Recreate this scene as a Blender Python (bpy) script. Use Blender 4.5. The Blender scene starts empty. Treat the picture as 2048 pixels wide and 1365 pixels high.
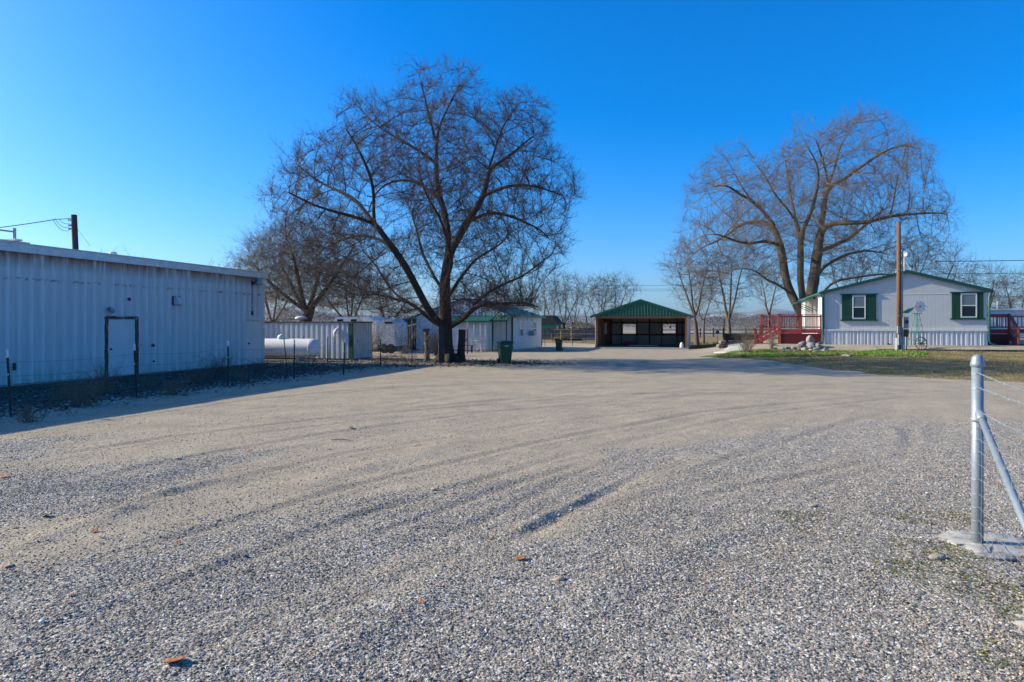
import bpy, math, random
import numpy as np
from mathutils import Vector, Matrix
# ---------------------------------------------------------------- camera, sky, sun, exposure
S = bpy.context.scene
F = 1365.0; CH = 1.8; HY = 650.0
cam_d = bpy.data.cameras.new("camera"); cam = bpy.data.objects.new("camera", cam_d)
S.collection.objects.link(cam); S.camera = cam
cam.location = (0, 0, CH); cam.rotation_euler = (math.radians(90), 0, 0)
cam_d.sensor_width = 36.0; cam_d.lens = 36.0*F/2048; cam_d.shift_y = -(682.5-HY)/2048
cam_d.clip_start = 0.05; cam_d.clip_end = 60000
SUN_AZ = math.radians(-10)      # direction the shadows run, from +X
SUN_EL = math.radians(27.0)
sdir = Vector((-math.cos(SUN_AZ)*math.cos(SUN_EL), -math.sin(SUN_AZ)*math.cos(SUN_EL), math.sin(SUN_EL)))
W = bpy.data.worlds.new("World"); S.world = W; W.use_nodes = True
wn = W.node_tree.nodes; wl = W.node_tree.links
bg = wn["Background"]; sky = wn.new("ShaderNodeTexSky"); sky.sky_type = 'NISHITA'; sky.sun_disc = False
sky.sun_elevation = SUN_EL; sky.sun_rotation = math.atan2(sdir.x, sdir.y)
sky.altitude = 700; sky.air_density = 1.0; sky.dust_density = 2.6; sky.ozone_density = 4.5
hs = wn.new("ShaderNodeHueSaturation"); hs.inputs['Saturation'].default_value = 1.27
wb = wn.new('ShaderNodeMixRGB'); wb.blend_type = 'MULTIPLY'; wb.inputs[0].default_value = 1; wb.inputs[2].default_value = (.80, .95, 1.17, 1)   # cool white balance
wl.new(sky.outputs[0], wb.inputs[1]); wl.new(wb.outputs[0], hs.inputs['Color']); wl.new(hs.outputs[0], bg.inputs[0]); bg.inputs[1].default_value = 0.145
sl = bpy.data.lights.new("sun", 'SUN'); sl.energy = 5.0; sl.angle = math.radians(0.53); sl.color = (1.0, 0.90, 0.67)
so = bpy.data.objects.new("sun", sl); S.collection.objects.link(so)
so.rotation_euler = sdir.to_track_quat('Z', 'Y').to_euler(); so.location = (-60, 20, 40)
S.view_settings.view_transform = 'Standard'; S.view_settings.look = 'None'
S.view_settings.exposure = 0.53; S.view_settings.gamma = 1.0
S.cycles.max_bounces = 6; S.cycles.diffuse_bounces = 3; S.cycles.transparent_max_bounces = 12
rnd = random.Random(7); NR = np.random.RandomState(11)
C = S.collection.objects
R = math.radians
# ---------------------------------------------------------------- terrain height and projection helpers
def sstep(a, b, x):
    t = np.clip((x-a)/(b-a), 0, 1); return t*t*(3-2*t)
def gz(x, y):
    x = np.asarray(x, float); y = np.asarray(y, float)
    q = (x-19.4)*0.309+(y-42.5)*0.951
    r = 0.30*sstep(-16, -2.3, q)+0.29*sstep(-2.2, -0.5, q)
    p = (x-19.4)*0.951-(y-42.5)*0.309
    return r*sstep(-8.4, -3.4, p)*(1-sstep(20, 32, q))
def P(px, py, Y):
    return Vector(((px-1024)/F*Y, Y, CH-(py-HY)/F*Y))
def G(px, py):
    Y = F*CH/(py-HY)
    for _ in range(40):
        z = float(gz((px-1024)/F*Y, Y)); Y += 0.5*(F*(CH-z)/(py-HY)-Y)
    X = (px-1024)/F*Y
    return Vector((X, Y, float(gz(X, Y))))
# ---------------------------------------------------------------- mesh builder
class MB:
    def __init__(s): s.v = []; s.f = []
    def add(s, vs, fs):
        b = len(s.v); s.v += [tuple(v) for v in vs]; s.f += [tuple(i+b for i in f) for f in fs]; return s
    def box(s, x0, x1, y0, y1, z0, z1, M=None):
        vs = [Vector(p) for p in ((x0,y0,z0),(x1,y0,z0),(x1,y1,z0),(x0,y1,z0),(x0,y0,z1),(x1,y0,z1),(x1,y1,z1),(x0,y1,z1))]
        if M is not None: vs = [M @ v for v in vs]
        return s.add(vs, [(0,3,2,1),(4,5,6,7),(0,1,5,4),(1,2,6,5),(2,3,7,6),(3,0,4,7)])
    def beam(s, a, b, w, h, up=(0,0,1)):
        a = Vector(a); b = Vector(b); d = b-a; L = d.length; d.normalize()
        x = d.cross(Vector(up))
        if x.length < 1e-4: x = d.cross(Vector((1,0,0)))
        x.normalize(); z = x.cross(d)
        vs = []
        for p in (a, b):
            for sx, sz in ((-1,-1),(1,-1),(1,1),(-1,1)): vs.append(p+x*sx*w/2+z*sz*h/2)
        return s.add(vs, [(0,1,2,3),(7,6,5,4),(0,4,5,1),(1,5,6,2),(2,6,7,3),(3,7,4,0)])
    def tube(s, pts, rad, n=8, cap=True):
        pts = [Vector(p) for p in pts]; m = len(pts)
        if not hasattr(rad, '__len__'): rad = [rad]*m
        vs = []; fs = []; ref = None
        for i, p in enumerate(pts):
            d = (pts[min(i+1, m-1)]-pts[max(i-1, 0)]).normalized()
            if ref is None:
                ref = d.cross(Vector((0,0,1)))
                if ref.length < 0.05: ref = d.cross(Vector((0,1,0)))
            ref = (ref-d*ref.dot(d)).normalized(); o = d.cross(ref)
            for k in range(n):
                a = 2*math.pi*k/n; vs.append(p+(ref*math.cos(a)+o*math.sin(a))*rad[i])
        for i in range(m-1):
            for k in range(n):
                k2 = (k+1) % n; fs.append((i*n+k, i*n+k2, (i+1)*n+k2, (i+1)*n+k))
        if cap: fs.append(tuple(range(n-1, -1, -1))); fs.append(tuple((m-1)*n+k for k in range(n)))
        return s.add(vs, fs)
    def lathe(s, prof, n=20, M=None):      # prof: (r, z) list, axis z
        vs = []; fs = []
        for r, z in prof:
            for k in range(n):
                a = 2*math.pi*k/n; v = Vector((r*math.cos(a), r*math.sin(a), z)); vs.append(M @ v if M is not None else v)
        for i in range(len(prof)-1):
            for k in range(n):
                k2 = (k+1) % n; fs.append((i*n+k, i*n+k2, (i+1)*n+k2, (i+1)*n+k))
        fs.append(tuple(range(n-1, -1, -1))); fs.append(tuple((len(prof)-1)*n+k for k in range(n)))
        return s.add(vs, fs)
    def prism(s, poly, y0, y1, M=None):    # poly in x,z; extruded along y
        n = len(poly); vs = [Vector((x, y0, z)) for x, z in poly]+[Vector((x, y1, z)) for x, z in poly]
        if M is not None: vs = [M @ v for v in vs]
        return s.add(vs, [tuple(range(n-1, -1, -1))[::-1], tuple(range(n, 2*n))[::-1]]+[(i, i+n, (i+1) % n+n, (i+1) % n) for i in range(n)])
    def corr(s, o, d, out, L, zb, zt, period=0.3, dep=0.03, top=0.06, fl=0.03, t0=0.0):
        """ribbed sheet from point o along d; zb, zt numbers or functions of the distance"""
        o = Vector(o); d = Vector(d).normalized(); out = Vector(out).normalized()
        fb = zb if callable(zb) else (lambda t: zb); ft = zt if callable(zt) else (lambda t: zt)
        ts = [(0.0, 0.0)]; k = math.floor(t0/period)
        while True:
            b = k*period-t0
            for a, h in ((b, 0), (b+fl, dep), (b+fl+top, dep), (b+2*fl+top, 0)):
                if 1e-4 < a < L-1e-4: ts.append((a, h))
            k += 1
            if b > L: break
        ts.append((L, 0.0)); vs = []; fs = []
        for a, h in ts:
            p = o+d*a+out*h; vs.append((p.x, p.y, fb(a))); vs.append((p.x, p.y, ft(a)))
        for i in range(len(ts)-1): fs.append((2*i, 2*i+2, 2*i+3, 2*i+1))
        return s.add(vs, fs)
    def build(s, name, m, parent=None, smooth=False, loc=None, bevel=0):
        me = bpy.data.meshes.new(name); me.from_pydata(s.v, [], s.f); me.update()
        if m is not None: me.materials.append(m)
        ob = bpy.data.objects.new(name, me); C.link(ob)
        if parent is not None: ob.parent = parent
        if loc is not None: ob.location = loc
        if smooth: me.polygons.foreach_set('use_smooth', [True]*len(me.polygons))
        if bevel:
            b = ob.modifiers.new('bevel', 'BEVEL'); b.width = bevel; b.segments = 2; b.limit_method = 'ANGLE'
        return ob
def npmesh(name, v, f, m, parent=None, loc=None):
    me = bpy.data.meshes.new(name); v = np.asarray(v, np.float32); f = np.asarray(f, np.int32)
    n = f.shape[1]; me.vertices.add(len(v)); me.vertices.foreach_set('co', v.ravel())
    me.loops.add(f.size); me.loops.foreach_set('vertex_index', f.ravel())
    me.polygons.add(len(f)); me.polygons.foreach_set('loop_start', np.arange(0, f.size, n, dtype=np.int32))
    try: me.polygons.foreach_set('loop_total', np.full(len(f), n, np.int32))
    except Exception: pass
    me.update(calc_edges=True)
    if m is not None: me.materials.append(m)
    ob = bpy.data.objects.new(name, me); C.link(ob)
    if parent is not None: ob.parent = parent
    if loc is not None: ob.location = loc
    return ob
def tag(o, label=None, cat=None, group=None, kind=None):
    if label: o['label'] = label
    if cat: o['category'] = cat
    if group: o['group'] = group
    if kind: o['kind'] = kind
    return o
def thing(name, label, cat, loc=(0,0,0), rz=0, group=None):
    o = bpy.data.objects.new(name, None); C.link(o); o.location = loc; o.rotation_euler = (0, 0, rz); o.empty_display_size = .2
    return tag(o, label, cat, group)
def copy_tree(o, parent=None):
    c = o.copy(); C.link(c); c.parent = parent
    for ch in [x for x in S.objects if x.parent == o]: copy_tree(ch, c)
    return c
# ---------------------------------------------------------------- materials
def ND(nt, t, **kw):
    n = nt.nodes.new(t)
    for k, v in kw.items():
        if k.startswith('i_'): n.inputs[k[2:].replace('_', ' ')].default_value = v
        else: setattr(n, k, v)
    return n
def mat(name, c1, c2=None, scale=6.0, rough=0.7, bump=0.2, metal=0.0, stretch=(1,1,1), c3=None, s3=1.5, t3=0.6, spec=0.5, bscale=None, bdist=0.01):
    m = bpy.data.materials.new(name); m.use_nodes = True; nt = m.node_tree; L = nt.links
    b = nt.nodes['Principled BSDF']; b.inputs['Roughness'].default_value = rough; b.inputs['Metallic'].default_value = metal
    b.inputs['Specular IOR Level'].default_value = spec
    if c2 is None: c2 = tuple(x*0.75 for x in c1)
    tc = ND(nt, 'ShaderNodeTexCoord'); mp = ND(nt, 'ShaderNodeMapping'); mp.inputs['Scale'].default_value = stretch
    L.new(tc.outputs['Object'], mp.inputs[0])
    n1 = ND(nt, 'ShaderNodeTexNoise', i_Scale=scale, i_Detail=6.0, i_Roughness=0.6); L.new(mp.outputs[0], n1.inputs['Vector'])
    cr = ND(nt, 'ShaderNodeValToRGB'); e = cr.color_ramp.elements
    e[0].position = 0.33; e[1].position = 0.67; e[0].color = (*c2, 1); e[1].color = (*c1, 1)
    L.new(n1.outputs[0], cr.inputs[0]); out = cr.outputs[0]
    if c3 is not None:
        n3 = ND(nt, 'ShaderNodeTexNoise', i_Scale=s3, i_Detail=7.0, i_Roughness=0.65); L.new(mp.outputs[0], n3.inputs['Vector'])
        r3 = ND(nt, 'ShaderNodeValToRGB'); r3.color_ramp.elements[0].position = t3; r3.color_ramp.elements[1].position = t3+0.08
        L.new(n3.outputs[0], r3.inputs[0]); mx = ND(nt, 'ShaderNodeMixRGB'); mx.inputs[2].default_value = (*c3, 1)
        L.new(r3.outputs[0], mx.inputs[0]); L.new(out, mx.inputs[1]); out = mx.outputs[0]
    L.new(out, b.inputs['Base Color'])
    if bump:
        n2 = ND(nt, 'ShaderNodeTexNoise', i_Scale=bscale or scale*4, i_Detail=5.0); L.new(mp.outputs[0], n2.inputs['Vector'])
        bp = ND(nt, 'ShaderNodeBump', i_Strength=bump, i_Distance=bdist); L.new(n2.outputs[0], bp.inputs['Height']); L.new(bp.outputs[0], b.inputs['Normal'])
    return m
def math_(nt, op, a, b=None, c=None, clamp=False):
    n = nt.nodes.new('ShaderNodeMath'); n.operation = op; n.use_clamp = clamp
    for i, x in enumerate((a, b, c)):
        if x is None: continue
        if isinstance(x, (int, float)): n.inputs[i].default_value = x
        else: nt.links.new(x, n.inputs[i])
    return n.outputs[0]
def mixc(nt, fac, a, b):
    n = nt.nodes.new('ShaderNodeMixRGB')
    for i, x in enumerate((fac, a, b)):
        if isinstance(x, (int, float)): n.inputs[i].default_value = x
        elif isinstance(x, tuple): n.inputs[i].default_value = (*x, 1) if len(x) == 3 else x
        else: nt.links.new(x, n.inputs[i])
    return n.outputs[0]
def ramp(nt, inp, stops):
    n = nt.nodes.new('ShaderNodeValToRGB'); e = n.color_ramp.elements
    while len(e) < len(stops): e.new(0.5)
    for i, (p, c) in enumerate(stops):
        e[i].position = p; e[i].color = (*c, 1) if isinstance(c, tuple) else (c, c, c, 1)
    nt.links.new(inp, n.inputs[0]); return n.outputs[0]

M = {}
M['white'] = mat('white_painted_metal', (.66,.66,.64), (.56,.57,.56), 3, .5, .1)
M['trimwhite'] = mat('white_trim', (.78,.765,.71), (.6,.59,.56), 5, .5, .1, c3=(.35,.25,.16), s3=3, t3=.66)
M['door'] = mat('pale_door', (.66,.67,.66), (.58,.59,.58), 2, .5, .05)
M['rotwood'] = mat('rotten_frame', (.16,.12,.09), (.04,.03,.025), 9, .9, .6, c3=(.4,.38,.34), s3=5, t3=.58)
M['concrete'] = mat('concrete', (.42,.41,.39), (.33,.32,.30), 5, .9, .4, c3=(.22,.2,.17), s3=3, t3=.64)
M['green'] = mat('green_metal', (.007,.105,.065), (.006,.085,.052), 4, .38, .1)
M['greendark'] = mat('dark_green_paint', (.004,.06,.028), (.003,.045,.02), 6, .6, .2, stretch=(8,8,1))
M['teal'] = mat('teal_paint', (.02,.30,.20), (.015,.22,.16), 6, .5, .1, c3=(.12,.06,.03), s3=8, t3=.66)
M['bin'] = mat('green_plastic', (.003,.065,.028), (.002,.05,.02), 6, .42, .1)
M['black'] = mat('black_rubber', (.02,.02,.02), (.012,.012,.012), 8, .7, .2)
M['dark'] = mat('deck_shade_dark', (.05,.04,.035), (.03,.025,.022), 8, .9, .2)
M['wood'] = mat('brown_timber', (.30,.14,.065), (.17,.075,.036), 7, .85, .4, stretch=(4,4,.6))
M['pole'] = mat('pole_timber', (.23,.11,.05), (.12,.056,.028), 7, .85, .5, stretch=(5,5,.35), c3=(.10,.05,.03), s3=4, t3=.6)
M['oldwood'] = mat('weathered_grey_wood', (.24,.19,.15), (.12,.095,.08), 8, .9, .5, stretch=(4,4,.6))
M['darkpole'] = mat('dark_creosote_wood', (.06,.05,.045), (.03,.026,.024), 8, .85, .4, stretch=(5,5,.4))
M['red'] = mat('red_stain', (.42,.05,.042), (.30,.035,.03), 8, .65, .3, stretch=(3,3,3))
M['redlight'] = mat('faded_red_stain', (.42,.10,.07), (.30,.06,.045), 8, .7, .3, stretch=(3,3,3))
M['deckfloor'] = mat('deck_boards', (.42,.34,.30), (.30,.22,.2), 8, .8, .3)
M['glass'] = mat('window_glass', (.012,.025,.04), (.01,.02,.03), 2, .10, .0, spec=.35)
M['blind'] = mat('window_blind', (.16,.19,.21), (.12,.145,.16), 30, .25, .1, stretch=(.2,.2,2), spec=.8)
M['frame'] = mat('vinyl_frame', (.74,.74,.72), (.68,.68,.66), 5, .5, .0)
M['galv'] = mat('galvanised_steel', (.30,.345,.38), (.23,.27,.30), 14, .48, .15, metal=.3, bscale=80, bdist=.002)
M['wire'] = mat('galvanised_wire', (.45,.47,.48), (.35,.36,.37), 20, .45, 0, metal=.5)
M['cable'] = mat('black_cable', (.02,.02,.022), None, 10, .6, 0)
M['tank'] = mat('white_tank_paint', (.80,.79,.77), (.72,.71,.69), 2, .38, .05, c3=(.42,.33,.25), s3=1.6, t3=.68)
M['tpost'] = mat('dark_post_steel', (.035,.04,.035), (.022,.024,.022), 9, .7, .2)
M['rust'] = mat('rusty_steel', (.20,.075,.035), (.09,.035,.02), 12, .8, .4)
M['grey'] = mat('grey_electrical_box', (.34,.36,.37), (.27,.29,.30), 6, .5, .1)
M['slab'] = mat('flagstone', (.50,.47,.42), (.40,.37,.33), 4, .9, .5)
M['rock_tan'] = mat('tan_rock', (.42,.35,.28), (.26,.21,.17), 6, .9, .6, bdist=.03)
M['rock_grey'] = mat('grey_rock', (.30,.29,.28), (.17,.165,.16), 6, .9, .6, bdist=.03)
M['rock_red'] = mat('reddish_rock', (.24,.10,.08), (.12,.06,.05), 6, .9, .6, bdist=.03)
M['rock_dark'] = mat('dark_rock', (.10,.10,.12), (.05,.05,.06), 6, .85, .6, bdist=.03)
M['leaf'] = mat('dry_leaf', (.42,.17,.06), (.24,.09,.035), 30, .75, .4)
M['leafpale'] = mat('pale_dry_leaf', (.55,.38,.26), (.40,.24,.15), 30, .75, .4)
M['yellow'] = mat('yellow_paint', (.50,.42,.08), (.38,.32,.06), 8, .5, .1)
M['ply'] = mat('plywood', (.45,.40,.22), (.34,.29,.15), 8, .8, .2)
M['whiteplastic'] = mat('white_plastic', (.72,.72,.70), (.66,.66,.64), 8, .4, 0)
def bark(name, a, b):
    return mat(name, a, b, 9, .95, .9, stretch=(3,3,.7), bscale=22, bdist=.08)
M['barkA'] = bark('dark_bark', (.095,.066,.046), (.035,.026,.02))
M['twigA'] = mat('reddish_twig', (.105,.062,.042), (.05,.032,.024), 1.3, .85, 0)
M['barkB'] = bark('grey_brown_bark', (.24,.175,.125), (.10,.073,.055))
M['twigB'] = mat('tan_twig', (.21,.16,.115), (.10,.078,.06), 1.3, .85, 0)
M['twigC'] = mat('grey_twig', (.095,.075,.068), (.055,.045,.042), 1.3, .85, 0)
M['weed'] = mat('dry_weed', (.26,.2,.13), (.14,.11,.08), 6, .9, 0)
M['litterstick'] = mat('dry_brush', (.20,.16,.125), (.10,.08,.065), 6, .9, 0)

def siding_mat():
    m = mat('grey_siding', (.60,.595,.56), (.55,.55,.52), 2, .65, 0); nt = m.node_tree; L = nt.links; b = nt.nodes['Principled BSDF']
    tc = ND(nt, 'ShaderNodeTexCoord'); sx = ND(nt, 'ShaderNodeSeparateXYZ'); L.new(tc.outputs['Object'], sx.inputs[0])
    xy = math_(nt, 'ADD', sx.outputs[0], sx.outputs[1])
    f = math_(nt, 'FRACT', math_(nt, 'MULTIPLY', xy, 1/0.203)); g = math_(nt, 'LESS_THAN', f, 0.06)
    bp = ND(nt, 'ShaderNodeBump', i_Strength=1.0, i_Distance=0.012); L.new(math_(nt, 'SUBTRACT', 1.0, g), bp.inputs['Height']); L.new(bp.outputs[0], b.inputs['Normal'])
    return m
M['siding'] = siding_mat()
def barn_mat(name, zline, ztop, c1, c2, rust=1.0):
    """white ribbed sheet with rust runs under the eave, rusty screw line and green-brown stain at the foot"""
    m = mat(name, c1, c2, 2.2, .5, .08, stretch=(3,3,.35)); nt = m.node_tree; L = nt.links; b = nt.nodes['Principled BSDF']
    base = b.inputs['Base Color'].links[0].from_socket
    tc = ND(nt, 'ShaderNodeTexCoord'); sx = ND(nt, 'ShaderNodeSeparateXYZ'); L.new(tc.outputs['Object'], sx.inputs[0])
    mp = ND(nt, 'ShaderNodeMapping'); mp.inputs['Scale'].default_value = (7, 7, .9); L.new(tc.outputs['Object'], mp.inputs[0])
    n = ND(nt, 'ShaderNodeTexNoise', i_Scale=1.0, i_Detail=5.0); L.new(mp.outputs[0], n.inputs['Vector'])
    up = math_(nt, 'MULTIPLY', math_(nt, 'SUBTRACT', sx.outputs[2], ztop-.55), 1/.42, clamp=True)
    run = math_(nt, 'MULTIPLY', math_(nt, 'POWER', up, 1.0), math_(nt, 'MULTIPLY', math_(nt, 'SUBTRACT', n.outputs[0], .34), 6.0, clamp=True))
    c = mixc(nt, math_(nt, 'MULTIPLY', run, .85*rust), base, (.27,.12,.05))
    n2 = ND(nt, 'ShaderNodeTexNoise', i_Scale=9.0, i_Detail=3.0); L.new(tc.outputs['Object'], n2.inputs['Vector'])
    dz = math_(nt, 'SUBTRACT', 1.0, math_(nt, 'MULTIPLY', math_(nt, 'ABSOLUTE', math_(nt, 'SUBTRACT', sx.outputs[2], zline)), 13.0), clamp=True)
    sc = math_(nt, 'MULTIPLY', dz, math_(nt, 'MULTIPLY', math_(nt, 'SUBTRACT', n2.outputs[0], .51), 9.0, clamp=True))
    c = mixc(nt, math_(nt, 'MULTIPLY', sc, .8*rust), c, (.14,.09,.07))
    lo = math_(nt, 'MULTIPLY', math_(nt, 'SUBTRACT', .75, sx.outputs[2]), 1.6, clamp=True)
    ms = math_(nt, 'MULTIPLY', lo, math_(nt, 'MULTIPLY', math_(nt, 'SUBTRACT', n.outputs[0], .45), 4.0, clamp=True))
    c = mixc(nt, math_(nt, 'MULTIPLY', ms, .6), c, (.24,.27,.14))
    # old drips all over
    mp3 = ND(nt, 'ShaderNodeMapping'); mp3.inputs['Scale'].default_value = (16, 16, .5); L.new(tc.outputs['Object'], mp3.inputs[0])
    n3 = ND(nt, 'ShaderNodeTexNoise', i_Scale=1.0, i_Detail=4.0); L.new(mp3.outputs[0], n3.inputs['Vector'])
    dr = math_(nt, 'MULTIPLY', math_(nt, 'SUBTRACT', n3.outputs[0], .56), 3.0, clamp=True)
    c = mixc(nt, math_(nt, 'MULTIPLY', dr, .55), c, (.30,.29,.27))
    if rust:        # rib shading put into the colour: valleys darkened so the ribs show
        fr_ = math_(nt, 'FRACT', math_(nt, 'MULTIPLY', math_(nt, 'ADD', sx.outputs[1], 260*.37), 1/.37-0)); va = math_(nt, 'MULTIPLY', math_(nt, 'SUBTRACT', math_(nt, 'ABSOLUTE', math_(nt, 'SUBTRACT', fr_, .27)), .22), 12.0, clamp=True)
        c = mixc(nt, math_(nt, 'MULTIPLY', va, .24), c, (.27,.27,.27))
    L.new(c, b.inputs['Base Color']); return m
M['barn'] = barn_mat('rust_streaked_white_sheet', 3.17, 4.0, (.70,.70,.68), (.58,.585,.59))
M['sheet'] = barn_mat('white_ribbed_sheet', 9, 9, (.62,.63,.64), (.53,.54,.56), 0)
M['skirt'] = mat('skirting_sheet', (.66,.66,.66), (.60,.60,.60), 3, .4, 0)
# ---------------------------------------------------------------- ground
def vnoise(x, y, s, seed):
    """smooth value noise"""
    x = x*s+seed*13.7; y = y*s-seed*7.3
    xi = np.floor(x).astype(np.int64); yi = np.floor(y).astype(np.int64); fx = x-xi; fy = y-yi
    fx = fx*fx*(3-2*fx); fy = fy*fy*(3-2*fy)
    def h(a, b):
        n = (a*374761393+b*668265263+seed*974634777) & 0xffffffff
        n = ((n ^ (n >> 13))*1274126177) & 0xffffffff
        return ((n ^ (n >> 16)) & 0xffff)/65535.0
    return (h(xi, yi)*(1-fx)+h(xi+1, yi)*fx)*(1-fy)+(h(xi, yi+1)*(1-fx)+h(xi+1, yi+1)*fx)*fy
def fbm(x, y, s, seed, o=4):
    r = 0; a = .5
    for i in range(o): r = r+a*vnoise(x, y, s*2**i, seed+i); a *= .5
    return r/(1-.5**o)
def pdist(x, y, pts):
    """distance to a polyline, signed side and fraction along it"""
    best = np.full(x.shape, 1e9); side = np.zeros(x.shape); fr = np.zeros(x.shape); n = len(pts)-1
    for i in range(n):
        ax, ay = pts[i][0], pts[i][1]; bx, by = pts[i+1][0], pts[i+1][1]; dx, dy = bx-ax, by-ay; L2 = dx*dx+dy*dy
        t = np.clip(((x-ax)*dx+(y-ay)*dy)/L2, 0, 1); d = np.hypot(x-ax-t*dx, y-ay-t*dy)
        sd = np.sign((x-ax)*dy-(y-ay)*dx); m = d < best
        best = np.where(m, d, best); side = np.where(m, sd, side); fr = np.where(m, (i+t)/n, fr)
    return best, side, fr
def track(L): return [tuple(G(*p))[:2] for p in L]
T_main = track([(890,1150),(957,1111),(1001,1089),(1056,1064),(1111,1030),(1166,1005),(1240,968),(1300,938),(1380,900)])
T_lines = [track(L) for L in (
 [(700,1085),(822,1045),(947,998),(1027,968),(1108,946),(1220,915)],
 [(860,1080),(957,1049),(1056,998),(1130,957),(1185,935),(1290,900)],
 [(1370,948),(1390,943),(1441,924),(1496,906),(1560,888),(1640,862),(1720,838),(1800,822)],
 [(1590,985),(1680,960),(1760,938),(1810,905),(1822,875),(1805,850)],
 [(1330,1010),(1480,975),(1640,945),(1760,918)],
 [(60,852),(300,812),(520,782),(700,762),(900,752),(1150,748)],
 [(0,878),(260,835),(500,800),(760,775),(1000,765),(1250,758)],
 [(560,800),(800,775),(1000,768),(1300,764),(1700,776),(2048,790)],
 [(700,830),(1000,800),(1350,785),(1700,790),(2048,800)],
 [(420,880),(760,838),(1100,815),(1450,800)],
 [(300,1180),(438,1126),(560,1082),(690,1040),(860,985)],
 [(600,1250),(760,1180),(900,1120)],
 [(0,1290),(400,1150),(800,1010),(1150,905),(1500,830),(1800,795),(2048,782)],
 [(0,1180),(350,1075),(700,975),(1050,890),(1400,825),(1750,790),(2048,775)],
 [(0,1000),(300,930),(650,868),(1000,822),(1400,790),(1800,768)],
 [(0,930),(350,872),(700,832),(1100,800),(1500,776),(1800,762)],
 [(200,1365),(560,1230),(900,1110),(1180,1020),(1420,960)],
 [(0,1075),(300,1000),(700,905),(1050,850),(1400,812)])]
T_ridge = [(track(L), w, h) for L, w, h in (
 ([(-60,1120),(57,1085),(190,1043),(343,978),(457,963),(560,930)], .16, .020),
 ([(-60,1030),(120,990),(300,950),(520,905),(700,875)], .22, .013),
 ([(250,1200),(354,1161),(438,1126),(520,1095)], .12, .016),
 ([(600,1330),(760,1240),(900,1170)], .14, .016),
 ([(520,1010),(700,940),(860,895),(1000,868)], .25, .012),
 ([(1100,1240),(1250,1150),(1400,1085),(1560,1040)], .16, .014))]
def hfine(x, y):
    h = np.zeros(x.shape); near = 1-sstep(35, 60, np.hypot(x, y))
    d, s, f = pdist(x, y, T_main); env = np.sin(np.clip(f, 0, 1)*math.pi)**.5
    # a sunken rut on the near side of the line, a pushed-up ridge on the far side
    sd = d*s; wob = .05*(vnoise(x, y, 5, 3)-.5); sd = sd+wob
    env2 = .25+.75*sstep(.28, .42, f)*(1-sstep(.66, .85, f)); h += env*env2*(.022*np.exp(-((sd+.07)/.06)**2)*(.5+vnoise(x, y, 9, 5))-.024*np.exp(-((sd-.05)/.08)**2))
    tread = np.exp(-((sd-.16)/.15)**2)*sstep(.55, .7, f)*(1-sstep(.93, 1, f)); h += .006*tread*np.sin((x*.82+y*-.57)*2*math.pi/.075)
    for i, T in enumerate(T_lines):
        d, s, f = pdist(x, y, T); w = .045+.005*np.clip(y, 0, 30); e = np.clip(np.sin(np.clip(f, 0, 1)*math.pi)*2, 0, 1)
        h += e*(.1+1.2*vnoise(x, y, .5, i+5))*(-.011*np.exp(-(d/w)**2)+.008*np.exp(-((d-1.8*w)/w)**2))*(1 if y.ndim else 1)
    for T, w, a in T_ridge:
        d, s, f = pdist(x, y, T); e = np.clip(np.sin(np.clip(f, 0, 1)*math.pi)*1.6, 0, 1); h += e*a*1.6*np.exp(-(d/w)**2)*(.4+1.2*vnoise(x, y, 3, 9))
    # packed wheel paths: long shallow waves across the driving direction
    t = x*.82-y*.57+1.2*(fbm(x, y, .12, 21)-.5); u = x*.57+y*.82
    h += .010*(fbm(t*3.0, u*.35, 1.0, 31)-.5)*2
    h += .020*(fbm(x, y, .5, 41)-.5)+.010*(fbm(x, y, 3.2, 51, 3)-.5)
    return h*near+.12*(fbm(x, y, .06, 61)-.5)*sstep(45, 70, y)
def axis(fine, lo, hi, step, r, end):
    a = list(np.arange(lo, hi+1e-6, step)); s = step
    while a[-1] < end: s *= r; a.append(a[-1]+s)
    b = []; s = step; p = lo
    while p > -end: s *= r; p -= s; b.append(p)
    return np.array(b[::-1]+a)
gx = axis(1, -5.5, 5.5, .032, 1.022, 9500); gy = axis(1, 2.6, 12.0, .032, 1.0135, 9500)
gy = gy[gy > -9500]
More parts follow.
